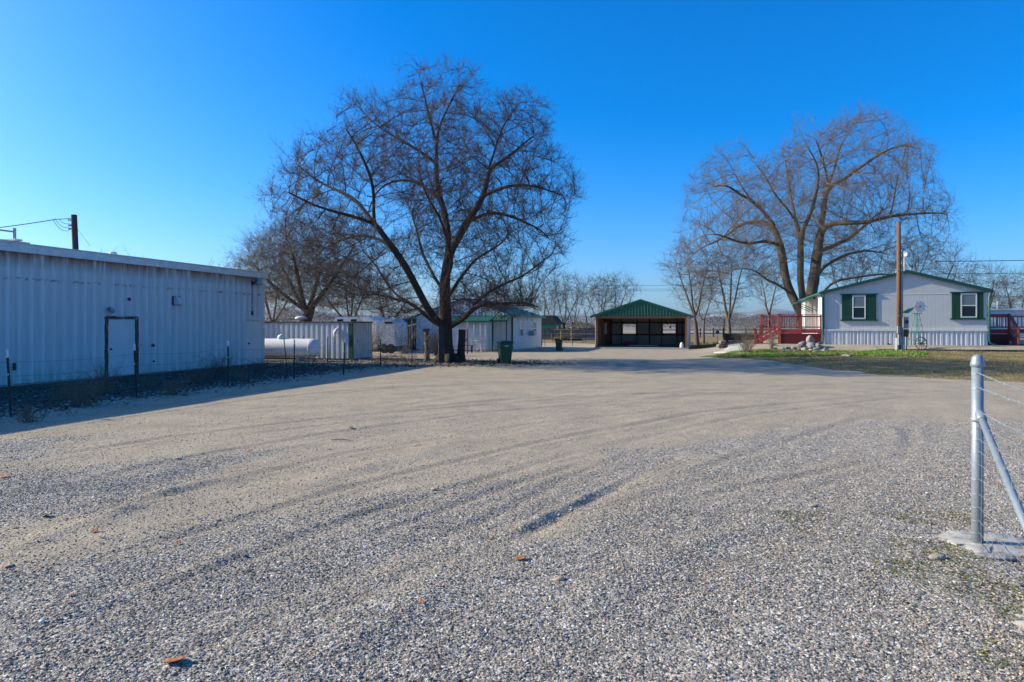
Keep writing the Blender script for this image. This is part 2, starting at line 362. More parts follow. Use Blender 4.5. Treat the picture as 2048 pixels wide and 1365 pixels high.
# thin the rows behind the camera
bk = gy[gy < 2.6][::-1]; keep = [bk[0]]
for v in bk[1:]:
    if keep[-1]-v > .15+.12*abs(v-2.6): keep.append(v)
gy = np.concatenate([np.array(keep)[::-1], gy[gy >= 2.6]])
X, Y = np.meshgrid(gx, gy)
def in_poly(x, y, poly):
    r = np.zeros(x.shape, bool); n = len(poly); j = n-1
    for i in range(n):
        xi, yi = poly[i]; xj, yj = poly[j]
        c = ((yi > y) != (yj > y)) & (x < (xj-xi)*(y-yi)/(yj-yi+1e-12)+xi); r ^= c; j = i
    return r
BC = Vector((-11.5, 31.5)); BU = Vector((.264, .9645)); BN = Vector((.9645, -.264))     # barn corner, along, outward
def masks(x, y):
    wx = x+1.6*(fbm(x, y, .5, 71)-.5)+.5*(fbm(x, y, 3, 75, 2)-.5); wy = y+1.6*(fbm(x, y, .5, 81)-.5)+.5*(fbm(x, y, 3, 85, 2)-.5)
    pts = track([(1430,716),(1560,724),(1650,738),(1750,748),(1850,757),(2048,766)])
    lawn_p = pts+[(60, pts[-1][1]-6), (60, 40), (28.2, 37.0), (19.0, 40.0), (17.6, 41.2), (13.6, 41.4)]
    lawn = in_poly(wx, wy, lawn_p).astype(float)
    backl = in_poly(wx, wy, [(9.5+3,57),(9.6,52.4),(15.2,50),(18,56),(34,60),(40,100),(-4,100),(-2,71),(4,66),(13,64)]).astype(float)
    bl2 = in_poly(wx, wy, [(3,66),(-3,72),(-60,80),(-60,115),(60,115),(60,62),(36,58),(14,66)]).astype(float)
    grass = np.clip(lawn+backl+bl2, 0, 1)
    # the fence line in front of the barn bounds the leaf litter
    q = (x-BC.x)*BN.x+(y-BC.y)*BN.y; s = (x-BC.x)*BU.x+(y-BC.y)*BU.y
    lit = (sstep(-.5, 0, q)*(1-sstep(5.8, 6.7, q+1.2*(fbm(x, y, .7, 91)-.5)))*(1-sstep(-.5, 1.2, s)))
    tr = np.clip(1-sstep(2.2, 4.2, np.hypot((x+4.2)*.75, y-32.6)+1.2*(fbm(x, y, 1, 95)-.5)), 0, 1)
    yard = in_poly(wx, wy, [(-11.5,31.5),(-6.6,30.0),(-4.6,30.6),(-3.0,31.5),(-3.4,34),(-8,36),(-20,44),(-20,33)]).astype(float)
    lit = np.clip(lit+tr*.8+yard*.9, 0, 1)
    far = sstep(100, 118, y)
    # loose pushed gravel against packed dusty wheel paths
    t = wx*.80-wy*.60; u = wx*.60+wy*.80
    base = fbm(t*.55, u*.10, 1.0, 101, 4)
    dist = np.hypot(x, y)
    pk = sstep(.40, .60, base+.34*sstep(6.5, 14, y)-.16*(1-sstep(4, 8, y))-.10*sstep(1, 4, x)*(1-sstep(8, 12, y)))
    pk = np.clip(pk-.8*in_poly(wx, wy, [(2.2,2),(1.2,5),(2.3,8.5),(5,12),(9,13),(14,10),(10,2)]), 0, 1)
    d, s_, f = pdist(x, y, T_main); pk = np.maximum(pk, .9*np.exp(-((d*s_-.2)/.28)**2)*(f > .35)*(f < .98))
    trk = np.zeros(x.shape)
    for i, T in enumerate(T_lines):
        d, s_, f = pdist(x, y, T); e = np.clip(np.sin(np.clip(f, 0, 1)*math.pi)*2, 0, 1)*(.35+.9*vnoise(x, y, .45, i+77)); w = .10+.010*np.clip(y, 0, 30)
        pk = np.maximum(pk, .62*e*np.exp(-((d-w)/(w*1.1))**2)); trk = np.maximum(trk, e*np.exp(-(d/(w*.42))**2))
    green = np.zeros(x.shape)
    for poly in (track([(1395,714),(1452,717),(1560,714),(1700,710),(1690,703),(1640,704),(1560,702),(1480,703)]),
                 track([(1700,712),(1845,713),(1850,707),(1790,703),(1715,705)])):
        green = np.maximum(green, in_poly(x+.5*(fbm(x, y, 2, 111)-.5), y+.8*(fbm(x, y, 2, 115)-.5), poly).astype(float))
    moss = in_poly(x+.5*(fbm(x, y, 2, 121)-.5), y+.5*(fbm(x, y, 2, 125)-.5), [(2.1,6.6),(4.4,6.9),(6,5.5),(5,4.2),(3.1,4.1),(2.6,5.2)])*sstep(.38, .55, fbm(x, y, 5, 131, 3))
    return dict(packed=pk, grass=grass*(1-far), litter=lit, green=green, field=far, track=np.clip(trk, 0, 1), moss=moss.astype(float))
MK = masks(X, Y)
Z = gz(X, Y)+hfine(X, Y)*(1-.5*MK['grass'])
nx, ny = len(gx), len(gy); idx = np.arange(nx*ny).reshape(ny, nx)
quads = np.stack([idx[:-1,:-1], idx[:-1,1:], idx[1:,1:], idx[1:,:-1]], -1).reshape(-1, 4)
V = np.stack([X, Y, Z], -1).reshape(-1, 3)
def ground_mat():
    m = bpy.data.materials.new('ground_cover'); m.use_nodes = True; nt = m.node_tree; L = nt.links; b = nt.nodes['Principled BSDF']
    b.inputs['Roughness'].default_value = .92; b.inputs['Specular IOR Level'].default_value = .25
    def A(n): a = ND(nt, 'ShaderNodeAttribute'); a.attribute_name = n; return a.outputs['Fac']
    tc = ND(nt, 'ShaderNodeTexCoord').outputs['Object']
    def noise(s, d=5, vec=None, rough=.6):
        n = ND(nt, 'ShaderNodeTexNoise', i_Scale=s, i_Detail=float(d), i_Roughness=rough); L.new(vec or tc, n.inputs['Vector']); return n.outputs[0]
    def vor(s):
        v = ND(nt, 'ShaderNodeTexVoronoi', i_Scale=s); L.new(tc, v.inputs['Vector'])
        sp = ND(nt, 'ShaderNodeSeparateXYZ'); L.new(v.outputs['Color'], sp.inputs[0]); return sp.outputs[0], v.outputs['Distance'], sp.outputs[1]
    ca, da, ca2 = vor(75.0); cb, db, cb2 = vor(38.0); cc, dc, _ = vor(13.0)
    stones = [(0.0,(.08,.084,.09)),(.28,(.16,.152,.14)),(.52,(.28,.255,.21)),(.74,(.41,.345,.26)),(.9,(.58,.51,.42)),(1.0,(.72,.68,.62))]
    g1 = ramp(nt, ca, stones); g2 = ramp(nt, cb, stones); gravel = mixc(nt, math_(nt, 'GREATER_THAN', cb2, .62), g1, g2)
    gravel = mixc(nt, math_(nt, 'MULTIPLY', math_(nt, 'GREATER_THAN', cc, .5), .30), gravel, ramp(nt, cc, stones))
    dust = ramp(nt, noise(1.1, 7), [(.3,(.28,.22,.138)),(.7,(.49,.385,.245))])
    dust = mixc(nt, .30, dust, g1)
    strk = ND(nt, 'ShaderNodeMapping'); strk.inputs['Rotation'].default_value = (0, 0, math.radians(-55)); strk.inputs['Scale'].default_value = (.30, 3.2, 1); L.new(tc, strk.inputs[0])
    sn = noise(1.0, 5, strk.outputs[0])
    pk = math_(nt, 'ADD', A('packed'), math_(nt, 'MULTIPLY', math_(nt, 'SUBTRACT', sn, .5), 1.3), clamp=True)
    yard = mixc(nt, math_(nt, 'MULTIPLY', pk, .86), gravel, dust)
    yard = mixc(nt, math_(nt, 'MULTIPLY', math_(nt, 'SUBTRACT', noise(.55, 6), .56), 3.0, clamp=True), yard, mixc(nt, .5, yard, (.12,.11,.10)))
    yard = mixc(nt, math_(nt, 'MULTIPLY', A('track'), .26), yard, (.10,.088,.07))
    # dry winter lawn
    gn = noise(14, 6); gl = noise(.9, 5)
    lawn = ramp(nt, math_(nt, 'ADD', math_(nt, 'MULTIPLY', gn, .5), math_(nt, 'MULTIPLY', gl, .5)), [(.34,(.06,.055,.022)),(.47,(.17,.125,.05)),(.56,(.33,.22,.105)),(.68,(.10,.13,.03))])
    gm = math_(nt, 'ADD', A('grass'), math_(nt, 'MULTIPLY', math_(nt, 'SUBTRACT', noise(5, 5), .5), .55)); gm = math_(nt, 'MULTIPLY', math_(nt, 'SUBTRACT', gm, .35), 4.0, clamp=True)
    c = mixc(nt, gm, yard, lawn)
    gg = math_(nt, 'MULTIPLY', math_(nt, 'SUBTRACT', math_(nt, 'ADD', A('green'), math_(nt, 'MULTIPLY', math_(nt, 'SUBTRACT', noise(6, 4), .5), .7)), .4), 5.0, clamp=True)
    c = mixc(nt, gg, c, ramp(nt, noise(9, 5), [(.35,(.06,.075,.02)),(.65,(.13,.18,.03))]))
    lt = ramp(nt, noise(16, 7, rough=.75), [(.36,(.028,.024,.020)),(.5,(.085,.07,.055)),(.60,(.20,.165,.13)),(.72,(.46,.41,.36))])
    lm = math_(nt, 'MULTIPLY', math_(nt, 'SUBTRACT', math_(nt, 'ADD', A('litter'), math_(nt, 'MULTIPLY', math_(nt, 'SUBTRACT', noise(2.2, 6), .5), .7)), .4), 4.0, clamp=True)
    c = mixc(nt, math_(nt, 'MULTIPLY', lm, .93), c, lt)
    ms = math_(nt, 'MULTIPLY', A('moss'), math_(nt, 'MULTIPLY', math_(nt, 'SUBTRACT', noise(22, 4), .5), 8.0, clamp=True))
    c = mixc(nt, math_(nt, 'MULTIPLY', ms, .8), c, (.10,.10,.02))
    # fields in long strips
    fm = ND(nt, 'ShaderNodeMapping'); fm.inputs['Scale'].default_value = (.0022, .022, 1); fm.inputs['Rotation'].default_value = (0, 0, .12); L.new(tc, fm.inputs[0])
    fld = ramp(nt, noise(1.0, 5, fm.outputs[0]), [(.36,(.075,.07,.05)),(.46,(.20,.165,.125)),(.52,(.33,.28,.22)),(.6,(.14,.125,.085)),(.7,(.12,.14,.06))])
    c = mixc(nt, A('field'), c, fld)
    L.new(c, b.inputs['Base Color'])
    ht = math_(nt, 'ADD', math_(nt, 'MULTIPLY', math_(nt, 'SUBTRACT', 1.0, da), .4), math_(nt, 'MULTIPLY', math_(nt, 'SUBTRACT', 1.0, db), .6))
    ht = math_(nt, 'ADD', ht, math_(nt, 'MULTIPLY', noise(30, 5), .8)); ht = math_(nt, 'ADD', ht, math_(nt, 'MULTIPLY', noise(6, 4), 1.3))
    bp = ND(nt, 'ShaderNodeBump', i_Distance=.016); L.new(math_(nt, 'SUBTRACT', 1.0, math_(nt, 'MULTIPLY', pk, .45)), bp.inputs['Strength'])
    L.new(ht, bp.inputs['Height']); L.new(bp.outputs[0], b.inputs['Normal'])
    return m
M['ground'] = ground_mat()
qc = V[quads].mean(1); mk = {k: v.ravel() for k, v in MK.items()}
cls = np.zeros(len(quads), int)      # 0 field, 1 gravel yard, 2 lawn
gq = mk['grass'][quads].mean(1); yd = (qc[:,1] < 66) & (np.abs(qc[:,0]) < 70) & (qc[:,1] > -40)
cls[yd] = 1; cls[(gq > .5) & (qc[:,1] < 118)] = 2
for k, nm in ((0, 'ground'), (1, 'gravel_yard'), (2, 'lawn')):
    qs = quads[cls == k]; used = np.unique(qs); rm = np.full(len(V), -1); rm[used] = np.arange(len(used))
    o = npmesh(nm, V[used], rm[qs], M['ground']); tag(o, kind='structure')
    o.data.polygons.foreach_set('use_smooth', [True]*len(qs))
    for a in mk:
        at = o.data.attributes.new(a, 'FLOAT', 'POINT'); at.data.foreach_set('value', mk[a][used].astype(np.float32))
def gh(x, y):
    a = np.array([[float(x)]]); b = np.array([[float(y)]]); return float((gz(a, b)+hfine(a, b))[0, 0])
def GG(px, py):
    p = G(px, py); p.z = gh(p.x, p.y); return p
# gravel: real loose stones near the camera
def gravel_stones():
    ex = gx[(gx > -14) & (gx < 14)]; ey = gy[(gy > 2.6) & (gy < 17.2)]
    ix = np.searchsorted(gx, ex); iy = np.searchsorted(gy, ey); ix = ix[::2]; iy = iy[::2]
    sub = np.ix_(iy, ix); v = np.stack([X[sub], Y[sub], Z[sub]], -1).reshape(-1, 3); n1, n2 = len(iy), len(ix)
    id2 = np.arange(n1*n2).reshape(n1, n2); q = np.stack([id2[:-1,:-1], id2[:-1,1:], id2[1:,1:], id2[1:,:-1]], -1).reshape(-1, 4)
    c = v[q].mean(1); q = q[np.abs(c[:,0]) < .80*c[:,1]+.9]
    o = npmesh('loose_gravel', v, q, None)
    xs, ys = v[:,0], v[:,1]
    pkd = MK['packed'][sub].ravel(); gr = np.clip(MK['grass'][sub].ravel()+.0, 0, 1)
    patch = sstep(.30, .62, fbm(xs*1.0, ys*1.0, 1.5, 141))
    dens = (1.0-.80*pkd)*(.45+.55*patch)*(1-gr)*(1-.72*sstep(6.5, 10.5, ys))*(1-sstep(10.5, 16.8, ys))
    pad = np.exp(-(((xs-4.05)/.42)**2+((ys-5.62)/.26)**2)**2); dens *= (1-pad)
    dens *= 1-.7*MK['moss'][sub].ravel(); at = o.data.attributes.new('dens', 'FLOAT', 'POINT'); at.data.foreach_set('value', dens.astype(np.float32))
    m = bpy.data.materials.new('gravel_stone'); m.use_nodes = True; nt = m.node_tree; b = nt.nodes['Principled BSDF']; b.inputs['Roughness'].default_value = .75
    oi = ND(nt, 'ShaderNodeObjectInfo')
    col = ramp(nt, oi.outputs['Random'], [(0,(.05,.052,.053)),(.20,(.11,.106,.098)),(.44,(.205,.183,.148)),(.62,(.34,.285,.215)),(.76,(.42,.36,.275)),(.83,(.38,.25,.18)),(.93,(.52,.46,.38)),(1,(.68,.64,.57))])
    nt.nodes[-1].color_ramp.interpolation = 'LINEAR'; nt.links.new(col, b.inputs['Base Color'])
    g = bpy.data.node_groups.new('gravel_scatter', 'GeometryNodeTree')
    g.interface.new_socket('Geometry', in_out='INPUT', socket_type='NodeSocketGeometry'); g.interface.new_socket('Geometry', in_out='OUTPUT', socket_type='NodeSocketGeometry')
    N = g.nodes; K = g.links; i = N.new('NodeGroupInput'); ot = N.new('NodeGroupOutput')
    d = N.new('GeometryNodeDistributePointsOnFaces'); d.distribute_method = 'RANDOM'
    na = N.new('GeometryNodeInputNamedAttribute'); na.data_type = 'FLOAT'; na.inputs['Name'].default_value = 'dens'
    ml = N.new('ShaderNodeMath'); ml.operation = 'MULTIPLY'; ml.inputs[1].default_value = 7400.0
    K.new(na.outputs['Attribute'], ml.inputs[0]); K.new(ml.outputs[0], d.inputs['Density']); K.new(i.outputs[0], d.inputs['Mesh'])
    ic = N.new('GeometryNodeMeshIcoSphere'); ic.inputs['Radius'].default_value = 1.0; ic.inputs['Subdivisions'].default_value = 2
    sp = N.new('GeometryNodeSetPosition'); nz = N.new('ShaderNodeTexNoise'); nz.inputs['Scale'].default_value = 1.1; nz.inputs['Detail'].default_value = 1.0
    sb = N.new('ShaderNodeVectorMath'); sb.operation = 'SUBTRACT'; sb.inputs[1].default_value = (.5, .5, .5)
    sc = N.new('ShaderNodeVectorMath'); sc.operation = 'SCALE'; sc.inputs['Scale'].default_value = 1.3
    K.new(nz.outputs['Color'], sb.inputs[0]); K.new(sb.outputs[0], sc.inputs[0]); K.new(sc.outputs[0], sp.inputs['Offset']); K.new(ic.outputs[0], sp.inputs['Geometry'])
    sm = N.new('GeometryNodeSetMaterial'); sm.inputs['Material'].default_value = m; K.new(sp.outputs[0], sm.inputs[0])
    ins = N.new('GeometryNodeInstanceOnPoints'); K.new(d.outputs['Points'], ins.inputs['Points']); K.new(sm.outputs[0], ins.inputs['Instance'])
    rr = N.new('FunctionNodeRandomValue'); rr.data_type = 'FLOAT_VECTOR'; rr.inputs['Min'].default_value = (-.5, -.5, 0); rr.inputs['Max'].default_value = (.5, .5, 6.28)
    K.new(rr.outputs['Value'], ins.inputs['Rotation'])
    r1 = N.new('FunctionNodeRandomValue'); r1.data_type = 'FLOAT'; r1.inputs[2].default_value = 0.0; r1.inputs[3].default_value = 1.0; r1.inputs['Seed'].default_value = 5
    pw = N.new('ShaderNodeMath'); pw.operation = 'POWER'; pw.inputs[1].default_value = 4.2; K.new(r1.outputs[1], pw.inputs[0])
    mr = N.new('ShaderNodeMath'); mr.operation = 'MULTIPLY_ADD'; mr.inputs[1].default_value = .0088; mr.inputs[2].default_value = .0025; K.new(pw.outputs[0], mr.inputs[0])
    r2 = N.new('FunctionNodeRandomValue'); r2.data_type = 'FLOAT_VECTOR'; r2.inputs['Min'].default_value = (.9, .6, .42); r2.inputs['Max'].default_value = (1.5, 1.1, .8); r2.inputs['Seed'].default_value = 9
    vs = N.new('ShaderNodeVectorMath'); vs.operation = 'SCALE'; K.new(r2.outputs['Value'], vs.inputs[0]); K.new(mr.outputs[0], vs.inputs['Scale']); K.new(vs.outputs[0], ins.inputs['Scale'])
    K.new(ins.outputs[0], ot.inputs[0])
    md = o.modifiers.new('scatter', 'NODES'); md.node_group = g
    tag(o, 'loose multicoloured gravel stones over the near yard', 'gravel', kind='stuff')
gravel_stones()
# distant mountains, modelled at their distance
def mountains():
    n = 260; a = np.linspace(-1.15, 1.15, n); v = []
    prof = lambda t, s: 45+85*fbm(t*3.0+5, t*0, 1.0, s, 5)+95*np.exp(-((t-.385)/.05)**2)+60*np.exp(-((t-.30)/.03)**2)+95*np.exp(-((t+.34)/.09)**2)+60*np.exp(-((t-.72)/.08)**2)
    rows = 14
    for j in range(rows):
        f = j/(rows-1); D = 7600+1500*f; z = prof(a, 151)*(1.18*f**.8)
        z = z+30*(fbm(a*60, np.full(n, f*9.0), 1.0, 161, 4)-.5)*math.sin(f*math.pi)
        v.append(np.stack([a*D, np.full(n, D), np.where(f > 0, z, -5)], -1))
    D = 9200; v.append(np.stack([a*D, np.full(n, D), np.full(n, -5.)], -1)); v = np.array(v).reshape(-1, 3); rows += 1
    id2 = np.arange(rows*n).reshape(rows, n); q = np.stack([id2[:-1,:-1], id2[:-1,1:], id2[1:,1:], id2[1:,:-1]], -1).reshape(-1, 4)
    m = mat('snowy_hills', (.20,.19,.17), (.12,.12,.11), .004, .95, 0, c3=(.50,.53,.58), s3=.0022, t3=.56)
    o = npmesh('mountains', v, q, m); o.data.polygons.foreach_set('use_smooth', [True]*len(q)); tag(o, kind='structure')
mountains()
# ---------------------------------------------------------------- frames for buildings
class Frame:
    """local x runs to the right along the front, y away from the viewer, z up"""
    def __init__(s, x, y, deg, z=0.0):
        s.o = Vector((x, y)); a = R(deg); s.rz = -a; s.z = z; s.vx = Vector((math.cos(a), -math.sin(a))); s.vy = Vector((math.sin(a), math.cos(a)))
    def loc(s): return (s.o.x, s.o.y, s.z)
    def hit(s, px, py, yl=0.0):            # point of the front plane (at depth yl) seen at a pixel -> local x, z
        o = s.o+s.vy*yl; k = (px-1024)/F; t = (k*o.y-o.x)/(s.vx.x-k*s.vx.y); Yw = o.y+s.vx.y*t
        return t, CH-(py-HY)/F*Yw-s.z
    def hit_side(s, px, py, xl=0.0):       # point of the side plane (at local x = xl) -> local y, z
        o = s.o+s.vx*xl; k = (px-1024)/F; t = (k*o.y-o.x)/(s.vy.x-k*s.vy.y); Yw = o.y+s.vy.y*t
        return t, CH-(py-HY)/F*Yw-s.z
    def w(s, x, y, z=0.0): p = s.o+s.vx*x+s.vy*y; return Vector((p.x, p.y, z+s.z))
def gable(hw, zh, ze, x0): return lambda t: ze+(zh-ze)*max(0, 1-abs(t+x0)/hw)
def window(par, x0, x1, z0, z1, y, side='front', blind=True, fw=.045, name='window', split=True):
    """sash window proud of a wall; side front: faces -y, right: faces +x, left: faces -x (y is then the x of the wall)"""
    Mx = {'front': Matrix.Translation((0, y, 0)), 'right': Matrix.Translation((y, 0, 0)) @ Matrix.Rotation(R(90), 4, 'Z'),
          'left': Matrix.Translation((y, 0, 0)) @ Matrix.Rotation(R(-90), 4, 'Z') @ Matrix.Scale(-1, 4, (1,0,0))}[side]
    f = MB(); zm = (z0+z1)/2
    f.box(x0, x0+fw, -.05, .0, z0, z1, Mx); f.box(x1-fw, x1, -.05, .0, z0, z1, Mx)
    f.box(x0+fw, x1-fw, -.05, .0, z0, z0+fw, Mx); f.box(x0+fw, x1-fw, -.05, .0, z1-fw, z1, Mx)
    if split: f.box(x0+fw, x1-fw, -.046, .0, zm-fw*.45, zm+fw*.45, Mx)
    w = f.build(name, M['frame'], par)
    g = MB(); g.box(x0+fw, x1-fw, -.028, -.004, z0+fw, zm-fw*.45 if split else z1-fw, Mx); g.build('pane', M['glass'], w)
    if split:
        g = MB(); g.box(x0+fw, x1-fw, -.034, -.006, zm+fw*.45, z1-fw, Mx); g.build('pane', M['blind'] if blind else M['glass'], w)
    return w
# ---------------------------------------------------------------- long ribbed barn on the left
def barn():
    fr = Frame(-11.5, 31.5, 15.3)
    t = thing('metal_barn', 'long low white ribbed metal barn with rust streaks along the left side of the yard', 'barn', fr.loc(), fr.rz)
    LY = -25.90; H = 4.0
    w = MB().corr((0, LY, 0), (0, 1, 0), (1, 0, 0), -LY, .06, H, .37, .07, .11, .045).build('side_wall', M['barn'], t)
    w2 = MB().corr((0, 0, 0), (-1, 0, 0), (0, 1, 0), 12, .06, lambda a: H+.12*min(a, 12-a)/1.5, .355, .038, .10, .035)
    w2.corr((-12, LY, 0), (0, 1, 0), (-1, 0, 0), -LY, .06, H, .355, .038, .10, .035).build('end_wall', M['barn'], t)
    MB().box(-.035, .045, -.14, .012, .06, H).box(-.2, .062, .0, .05, .06, H).build('corner_trim', M['trimwhite'], t)
    MB().box(-11.9, -.03, LY, -.06, -.25, .055).build('foundation', M['concrete'], t)
    r = MB(); pts = [(-12.35, H+.02), (-6, H+.50), (.10, H+.05), (.10, H-.02), (-6, H+.42), (-12.35, H-.05)]
    r.prism(pts, LY-.3, .12); r.build('roof', M['white'], t)
    f = MB(); f.box(.102, .16, LY-.3, .16, H-.034, H+.18); f.box(.10, .205, LY-.3, .17, H-.07, H-.036); f.box(.10, .19, LY-.3, .165, H+.182, H+.21)
    f.box(-.3, .10, .122, .17, H-.06, H+.20); f.build('fascia', M['trimwhite'], t)
    # doors
    def door(px0, px1, pyt, rotten, hand):
        y0, _ = fr.hit_side(px0, 700); y1, zt = fr.hit_side(px1, pyt); zt = 2.06 if rotten else 2.03; zb = .05
        y0, y1 = min(y0, y1), max(y0, y1)
        d = MB().box(.042, .075, y0+.07, y1-.07, zb, zt-.07).build('door', M['door'], t)
        MB().box(.075, .10, (y1-.2 if hand else y0+.14), (y1-.13 if hand else y0+.21), .93, 1.0).tube([(.09, y0+.17, .96), (.13, y0+.17, .96)], .03, 10).build('handle', M['rust'], d)
        m = M['rotwood'] if rotten else M['trimwhite']; w = .085 if rotten else .05
        fm = MB()
        if rotten:                      # broken boards: several ragged lengths
            for (ya, yb) in ((y0-.06, y0+.03), (y0+.035, y0+.07), (y1-.03, y1+.07), (y1-.075, y1-.035)):
                z = zb-.02
                while z < zt: h = rnd.uniform(.15, .5); e = rnd.uniform(-.012, .012); fm.box(.04, .085+rnd.uniform(0, .02), ya+e, yb+e, z, min(z+h, zt)); z += h+.002
            y = y0-.03
            while y < y1: h = rnd.uniform(.12, .3); fm.box(.04, .09+rnd.uniform(0, .02), y, min(y+h, y1+.05), zt-.065+rnd.uniform(-.01,.01), zt+.03+rnd.uniform(-.015,.015)); y += h+.002
        else:
            fm.box(.04, .09, y0, y0+w, zb, zt).box(.04, .09, y1-w, y1, zb, zt).box(.04, .13, y0-.05, y1+.05, zt+.002, zt+.09)
        fm.build('door_frame', m, d)
    door(209, 270, 632, True, 0); door(489, 522, 638, False, 0)
    # round wall lamp, porch spot, dryer vent and small round covers
    y, z = fr.hit_side(508, 568); g = MB(); g.beam((.04, y-.22, z+.1), (.10, y-.22, z-.05), .10, .06); g.tube([(.08, y-.2, z+.02), (.24, y-.05, z+.16)], .02, 8)
    L1 = g.build('wall_lamp', M['darkpole'], t)
    MB().lathe([(.04,.26),(.09,.24),(.11,.12),(.13,.02),(.20,-.03),(.20,-.05)], 18, Matrix.Translation((.26, y, z))).build('lamp_shade', M['grey'], L1, True)
    MB().tube([(.06, y-.22, z-.03), (.06, y-.21, z-.5), (.06, y-.23, z-1.25)], .014, 6).box(.045, .10, y-.27, y-.18, z-1.42, z-1.24).build('conduit', M['rust'], t)
    y, z = fr.hit_side(214, 620); g = MB(); g.box(.04, .08, y+.02, y+.14, z-.02, z+.08); g.tube([(.08, y+.08, z+.03), (.24, y, z-.02)], .035, 8)
    L2 = g.build('spot_lamp', M['rotwood'], t)
    MB().lathe([(.03,.12),(.075,.05),(.085,-.06),(.07,-.08)], 14, Matrix.Translation((.27, y-.05, z-.03)) @ Matrix.Rotation(.5, 4, 'X')).build('lamp_shade', M['grey'], L2, True)
    y, z = fr.hit_side(351, 602); g = MB(); g.box(.04, .07, y-.2, y+.2, z-.17, z+.17)
    vh = g.build('vent_hood', M['rotwood'], t)
    MB().prism([(.07,-.15),(.07,.15),(.17,.13),(.25,.02),(.26,-.14)], y-.16, y+.16, Matrix.Translation((0,0,z))).build('hood', M['white'], vh)
    for px, py in ((256, 599), (304, 691), (305, 723)):
        y, z = fr.hit_side(px, py); MB().tube([(.035, y, z), (.075, y, z)], .065 if py < 700 else .04, 12).build('round_cover', M['rust'], t)
    y, z = fr.hit_side(276, 690); MB().tube([(.06, y, z-.2), (.06, y, z), (.06, y+.12, z)], .012, 6).build('conduit', M['rust'], t)
    y, z = fr.hit_side(26, 733); MB().box(.04, .08, y-.03, y+.03, z-.12, z+.1).build('hose_bracket', M['rust'], t)
    # things on the roof
    y, z = fr.hit_side(12, 484, -2.0)
    MB().box(-2.3, -1.5, y-.6, y+.4, H+.1, H+.46).tube([(-1.9, y-.9, H+.78), (-1.9, y+.2, H+.80)], .03, 6).tube([(-1.9, y+.2, H+.5), (-1.9, y+.2, H+.92)], .05, 8).build('roof_cooler', M['grey'], t)
    y, z = fr.hit_side(34, 488, -2.0); MB().box(-2.4, -1.6, y-.4, y+.45, H+.1, H+.40).box(-2.3, -1.7, y-.3, y-.05, H+.502, H+.56).build('roof_vent', M['trimwhite'], t)
    y, z = fr.hit_side(160, 497, -1.8); g = MB(); g.prism([(-.9,.0),(-.6,.22),(.5,.30),(.7,.06)], y-1.6, y+1.3, Matrix.Translation((-1.9, 0, H+.06))); g.box(-1.3, -.9, y+1.0, y+2.4, H+.22, H+.34); g.build('roof_skylight', M['trimwhite'], t)
    y, z = fr.hit_side(226, 500, -1.6); MB().lathe([(.07,0),(.07,.26),(.13,.27),(.14,.38),(.05,.42)], 14, Matrix.Translation((-1.6, y, H+.1))).build('roof_flue', M['trimwhite'], t, True)
    return fr
FB = barn()
